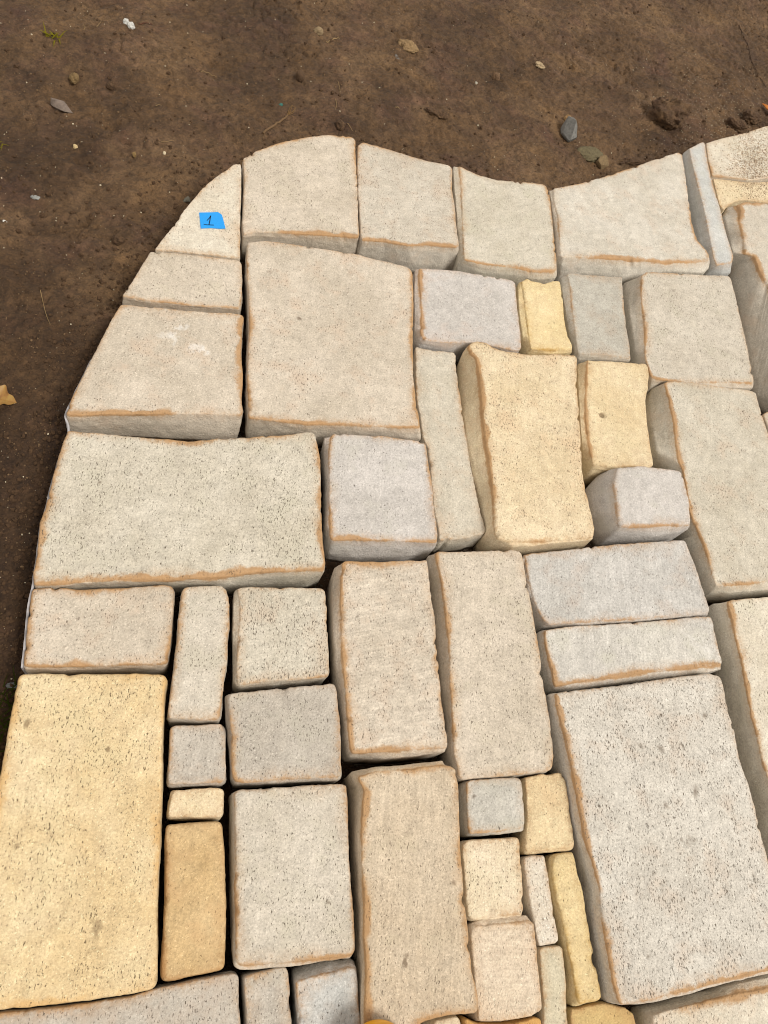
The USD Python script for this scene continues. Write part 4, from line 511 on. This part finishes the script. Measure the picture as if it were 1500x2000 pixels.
for pth in ([(563, 226), (568, 219), (571, 207)], [(563, 226), (572, 222), (577, 216)], [(562, 227), (569, 227), (574, 222)], [(560, 229), (566, 214), (575, 210)]):
    tb = tube(line(pth, .005), 0.0009, 5, .5); put('rootlet', (tb.vertices - o, tb.faces), root_mat, str(st.GetPath()), smooth=60)
o = on_soil(645, 80); st = group_xf('twig', o); tag(st.GetPrim(), 'thin pale forked twig on the soil near the top edge, left of centre', 'twig')
for pth in ([(636, 86), (648, 80), (664, 77)], [(648, 81), (655, 75)]):
    tb = tube(line(pth, .003), 0.0013, 6, .6); put('branch', (tb.vertices - o, tb.faces), wisp_mat, str(st.GetPath()), smooth=60)
for lab, pth, r in [
    ('long pale dry wisp on the dark soil left of the wedge-shaped stone', [(79, 568), (84, 590), (90, 616), (100, 640)], .0007),
    ('curved yellow-green grass blade on the soil, upper left centre', [(391, 140), (405, 140), (416, 143), (424, 147)], .0008),
    ('short pale wisp on the soil above the tip of the triangular stone', [(304, 214), (316, 212)], .0007),
    ('crossed pale wisp near the upper end of the triangular stone', [(314, 279), (326, 281), (340, 277)], .0007),
    ('tan arching rootlet on the soil left of the white crumbs', [(190, 62), (191, 52), (198, 42)], .0007),
    ('thin straight rootlet hanging over soil above the arched cream stone, right side', [(659, 163), (663, 176), (663, 190)], .0007),
    ('wavy rootlet on the soil just above the arched cream stone', [(654, 200), (656, 212), (653, 224)], .0007),
    ('short straw leaning at the seam above the arched cream stone', [(676, 248), (682, 254), (689, 262)], .0009),
    ('reddish rootlet on the soil right of the white crumbs', [(270, 50), (283, 48), (299, 51)], .0012),
    ('tan rootlet on the soil below the yellow-green tuft', [(164, 63), (167, 56), (163, 50)], .0007),
    ('hair-thin dark root curving down the soil at the upper right edge', [(1442, 45), (1452, 72), (1464, 100), (1472, 125), (1482, 148), (1497, 175)], .0013),
    ('pale splinter on the soil above the sloping stone, near the low earth lump', [(770, 217), (779, 219)], .0013)]:
    tb = tube(line(pth, .0022), r, 5, .5)
    oo = np.array(tb.vertices).mean(0); g = put('dry_wisp', tb, {'reddish': plain('red_root_look', (92, 50, 36)), 'hair-thi': plain('dark_root_look', (66, 48, 34))}.get(lab.split(' ')[0] if lab[0] == 'r' else lab[:8], wisp_mat), smooth=60, origin=oo)
    tag(g.GetPrim(), lab, 'plant fibre', 'dry fibres lying on the soil')

# grass tufts
def blade(root, dirn, length, width, droop, seed):
    n = 7; s = np.linspace(0, 1, n); d = np.append(dirn, 0); d /= np.linalg.norm(d)
    c = root + np.outer(length * s, d) * 0.75 + np.column_stack([np.zeros(n), np.zeros(n), length * (0.75 * s - droop * s ** 2)])
    w = width * (1 - s ** 1.8) + 0.0002; side = np.cross(d, [0, 0, 1.0])
    V = np.vstack([c - side * w[:, None] / 2, c + side * w[:, None] / 2 + [0, 0, .0003]]); F = [[i, i + 1, n + i + 1, n + i] for i in range(n - 1)]
    return trimesh.Trimesh(V, [t_ for f_ in F for t_ in ([f_[0], f_[1], f_[2]], [f_[0], f_[2], f_[3]])], process=False)
def grass_mat(name, a, b):
    return usdkit.material(stage, f'/World/Looks/{name}', {'oi': ('geometry', {}), 'r': ('rgb_ramp', {'ramp': [(0, tuple(lin(a) * .8)), (1, tuple(lin(b) * .8))]}), 'd': ('diffuse_bsdf', {}), 't': ('translucent_bsdf', {}), 'm': ('mix_closure', {'fac': 0.35})},
        [('oi.random_per_island', 'r.fac'), ('r.color', 'd.color'), ('r.color', 't.color'), ('d.BSDF', 'm.closure1'), ('t.BSDF', 'm.closure2')], surface='m.closure')
gm1, gm2 = grass_mat('grass_look', (128, 120, 38), (172, 148, 78)), grass_mat('dark_grass_look', (58, 66, 24), (100, 92, 44))
def tuft(label, x, y, n, length, spread, mat, seed, width=.0022):
    rs = np.random.default_rng(seed); o = on_soil(x, y); xf = group_xf('grass_tuft', o); tag(xf.GetPrim(), label, 'grass', 'grass tufts on the soil')
    bl = []
    for i in range(n):
        a = rs.uniform(0, 2 * np.pi); off = rs.normal(0, spread, 2)
        bl.append(blade(np.append(off, -0.001), [math.cos(a), math.sin(a)], length * rs.uniform(.5, 1.1), width * rs.uniform(.7, 1.2), rs.uniform(.25, .8), i))
    if n <= 14:
        for b_ in bl: put('grass_blade', b_, mat, str(xf.GetPath()), smooth=True)
    else:
        g_ = put('grass_blades', trimesh.util.concatenate(bl), mat, str(xf.GetPath()), smooth=True); tag(g_.GetPrim(), kind='stuff')
tuft('small yellow-green grass tuft alone on the soil at upper left', 106, 80, 14, .040, .007, gm1, 51, .0042)
tuft('grass blades reaching in at the left edge above the white crumb', 0, 284, 6, .034, .004, gm1, 52, .003)
tuft('dark grass clump at the left edge beside the biggest yellow slab', -4, 1420, 60, .05, .028, gm2, 53)
tuft('sparse grass by the left edge just above the dark grass clump', 6, 1376, 26, .04, .018, gm2, 54)

# leaves
def leaf(label, name, stem_px, tip_px, width, mat, seed, lobes=3, curl=.25, lift=.0065):
    rs = np.random.default_rng(seed); a, b = on_soil(*stem_px), on_soil(*tip_px); o = (a + b) / 2; ax_ = b - a; Ln = np.linalg.norm(ax_); ax_ /= Ln; si = np.cross([0, 0, 1.0], ax_)
    n = 60; s = np.linspace(0, 1, n)
    env = np.sin(np.pi * np.clip(s, 0, 1) ** 0.8) ** 0.8
    w = width / 2 * env * (0.84 + 0.16 * np.cos(2 * np.pi * lobes * s + 2.6)) + 0.0004
    m_ = 9; V = []
    for k_ in range(m_):
        u = -1 + 2 * k_ / (m_ - 1)
        ww = w * (1 + 0.12 * np.sin(9 * s + 3 * np.sign(u)))
        zz_ = lift + curl * width * (u ** 2) * env * .6 + 0.02 * Ln * np.sin(5 * s + seed) + curl * Ln * .35 * (s - .5) ** 2 - .0012 * np.exp(-(u / .15) ** 2)
        V.append(-ax_ * Ln / 2 + np.outer(s * Ln, ax_) + np.outer(u * ww, si) + np.column_stack([0 * s, 0 * s, zz_]))
    V = np.vstack(V); F = []
    for k_ in range(m_ - 1):
        for i in range(n - 1):
            p_ = k_ * n + i; F += [[p_, p_ + 1, p_ + n + 1], [p_, p_ + n + 1, p_ + n]]
    me = trimesh.Trimesh(V, F, process=False)
    xf = group_xf(name, o); tag(xf.GetPrim(), label, 'leaf')
    put('leaf_blade', me, mat, str(xf.GetPath()), smooth=True)
    mid = V[(m_ // 2) * n:(m_ // 2 + 1) * n] + [0, 0, .0008]
    put('midrib', tube(np.vstack([mid[0] - ax_ * Ln * .12, mid[::4]]), 0.0007, 5, .4), plain('rib_look', (170, 130, 70)), str(xf.GetPath()), smooth=60)
def leaf_mat(name, a, b, c):
    return usdkit.material(stage, f'/World/Looks/{name}', {'tc': ('texture_coordinate', {}), 'n': ('noise_texture', {'scale': 70.0, 'detail': 4.0, 'roughness': .7}),
        'r': ('rgb_ramp', {'ramp': [(0.3, tuple(lin(a) * .75)), (0.5, tuple(lin(b) * .75)), (0.68, tuple(lin(c) * .75))]}), 'd': ('principled_bsdf', {'roughness': .55}), 't': ('translucent_bsdf', {}), 'm': ('mix_closure', {'fac': 0.2})},
        [('tc.object', 'n.vector'), ('n.fac', 'r.fac'), ('r.color', 'd.base_color'), ('r.color', 't.color'), ('d.BSDF', 'm.closure1'), ('t.BSDF', 'm.closure2')], surface='m.closure')
leaf('brown and yellow lobed oak leaf cut by the left edge', 'oak_leaf', (-52, 768), (33, 789), .062, leaf_mat('oak_look', (138, 92, 48), (168, 122, 62), (176, 140, 70)), 3, 4)
leaf('bright orange curled leaf at the upper right edge above the sand-strewn stone', 'orange_leaf', (1520, 240), (1484, 208), .032, leaf_mat('orange_look', (170, 96, 26), (206, 126, 36), (222, 148, 60)), 4, 2, .5, .006)

# ---------------------------------------------------------------- yellow cap at the bottom edge
cz = TOPS['E1'][1] + 0.003
prof = np.array([(0.0, 0.054), (0.012, 0.0532), (0.024, 0.0505), (0.035, 0.0450), (0.043, 0.0365), (0.047, 0.026), (0.048, 0.014), (0.048, 0.004), (0.046, 0.0), (0.0, 0.0)])
cp = plan([(745, 2078)], cz + 0.024)[0]
capm = trimesh.creation.revolve(prof[::-1], sections=56)
g = put('yellow_cap', (np.array(capm.vertices) + [cp[0], cp[1], cz], capm.faces), plain('cap_look', (226, 160, 10), .45, .06, 90, .15, .45), smooth=50, origin=np.array([cp[0], cp[1], cz]))
tag(g.GetPrim(), 'orange-yellow rounded cap poking in at the bottom edge on the tallest pinkish slab', 'cap')

# ---------------------------------------------------------------- uncountable grit
def specks(name, n, sampler, size, mat, seed, zf, subd=0):
    rs = np.random.default_rng(seed); base_ = trimesh.creation.icosphere(subdivisions=1) if subd else trimesh.creation.icosahedron()
    pts = sampler(rs, n); V, F = [], []; bv, bf = np.array(base_.vertices), np.array(base_.faces)
    sz = size[0] + (size[1] - size[0]) * rs.uniform(0, 1, len(pts)) ** 2.5
    for i, (p, s_) in enumerate(zip(pts, sz)):
        v = bv * rs.uniform(.7, 1.3, (len(bv), 1)) * s_ * rs.uniform(.6, 1.2, 3) + [p[0], p[1], 0]
        v[:, 2] += zf(p) + s_ * .25
        V.append(v); F.append(bf + i * len(bv))
    g_ = put(name, (np.vstack(V), np.vstack(F)), mat, smooth=False); return g_.GetPrim()
def soil_pts(rs, n, cx=None, cy=None, sd=None):
    px = rs.uniform(-20, 1520, n * 2) if cx is None else rs.normal(cx, sd[0], n * 2); py = rs.uniform(-20, 1500, n * 2) if cy is None else rs.normal(cy, sd[1], n * 2)
    p = plan(np.column_stack([px, py]), 0.0); ok = ~shapely.contains_xy(hull_patch, p[:, 0], p[:, 1]); return p[ok][:n]
sz_ = lambda p: float(soil_z(p)[0])
white, tan_, dark_ = plain('white_grit_look', (205, 192, 165), .7), plain('tan_grit_look', (114, 91, 66), .9), plain('dark_crumb_look', (78, 58, 40), .95)
tag(specks('pale_grit', 700, lambda r, n: soil_pts(r, n), (.0006, .0022), white, 61, sz_), 'pale grit scattered thinly over the bare soil', 'grit', kind='stuff')
tag(specks('sandy_grit', 900, lambda r, n: soil_pts(r, n, 1400, 235, (75, 50)), (.0005, .0016), white, 62, sz_), 'pale sand scattered on soil at upper right by the rim', 'sand', kind='stuff')
tag(specks('brown_grit', 7000, lambda r, n: soil_pts(r, n), (.0006, .0024), tan_, 63, sz_), 'brown grit bedded over the bare soil', 'grit', kind='stuff')
def rim_pts(rs, n):
    p = soil_pts(rs, n * 8); d = np.array([hull_patch.distance(shapely.Point(*a)) for a in p]); keep = rs.uniform(0, 1, len(p)) < np.exp(-d / .06); return p[keep][:n]
tag(specks('soil_crumbs', 6000, lambda r, n: np.vstack([rim_pts(r, n * 2 // 3), soil_pts(r, n // 3)]), (.0010, .0052), dark_, 64, sz_, 1), 'loose dark soil crumbs along the rim of the stones', 'soil crumbs', kind='stuff')
gaps = hull_patch.difference(FOOT)
def gap_pts(rs, n):
    b = gaps.bounds; p = rs.uniform([b[0], b[1]], [b[2], b[3]], (n * 30, 2)); return p[shapely.contains_xy(gaps, p[:, 0], p[:, 1])][:n]
tag(specks('joint_gravel', 1800, gap_pts, (.0018, .005), plain('gravel_look', (84, 74, 62), .95), 65, sz_), 'dark fine gravel lying in the open joints between the stones', 'gravel', kind='stuff')
def sand_pts(rs, n):
    px, py = rs.normal(1475, 26, n * 8), rs.normal(325, 42, n * 8); px[: n] = rs.normal(1470, 60, n)
    out_ = []
    for key in ('T6', 'T7'):
        p_, h_, _ = TOPS[key]; q_ = plan(np.column_stack([px, py]), h_); out_.append(q_[shapely.contains_xy(p_.buffer(-.003), q_[:, 0], q_[:, 1])])
    al = np.vstack(out_); return al[rs.permutation(len(al))[:n]]
def top_z(p):
    t_, z_ = TOPZ['T6' if TOPS['T6'][0].contains(shapely.Point(*p)) else 'T7']; return float(z_[t_.query(p)[1]]) + .0001
for nm, n_, mt, sd_ in (('sand_grains', 3600, plain('sand_look', (186, 162, 134), .9), 66), ('dark_sand_grains', 2000, plain('dark_sand_look', (122, 102, 82), .9), 67)):
    tag(specks(nm, n_, sand_pts, (.0005, .0015), mt, sd_, top_z), ('pale' if nm[0] == 's' else 'dark') + ' sand grains spilled on the stones in the upper right corner', 'sand', kind='stuff')
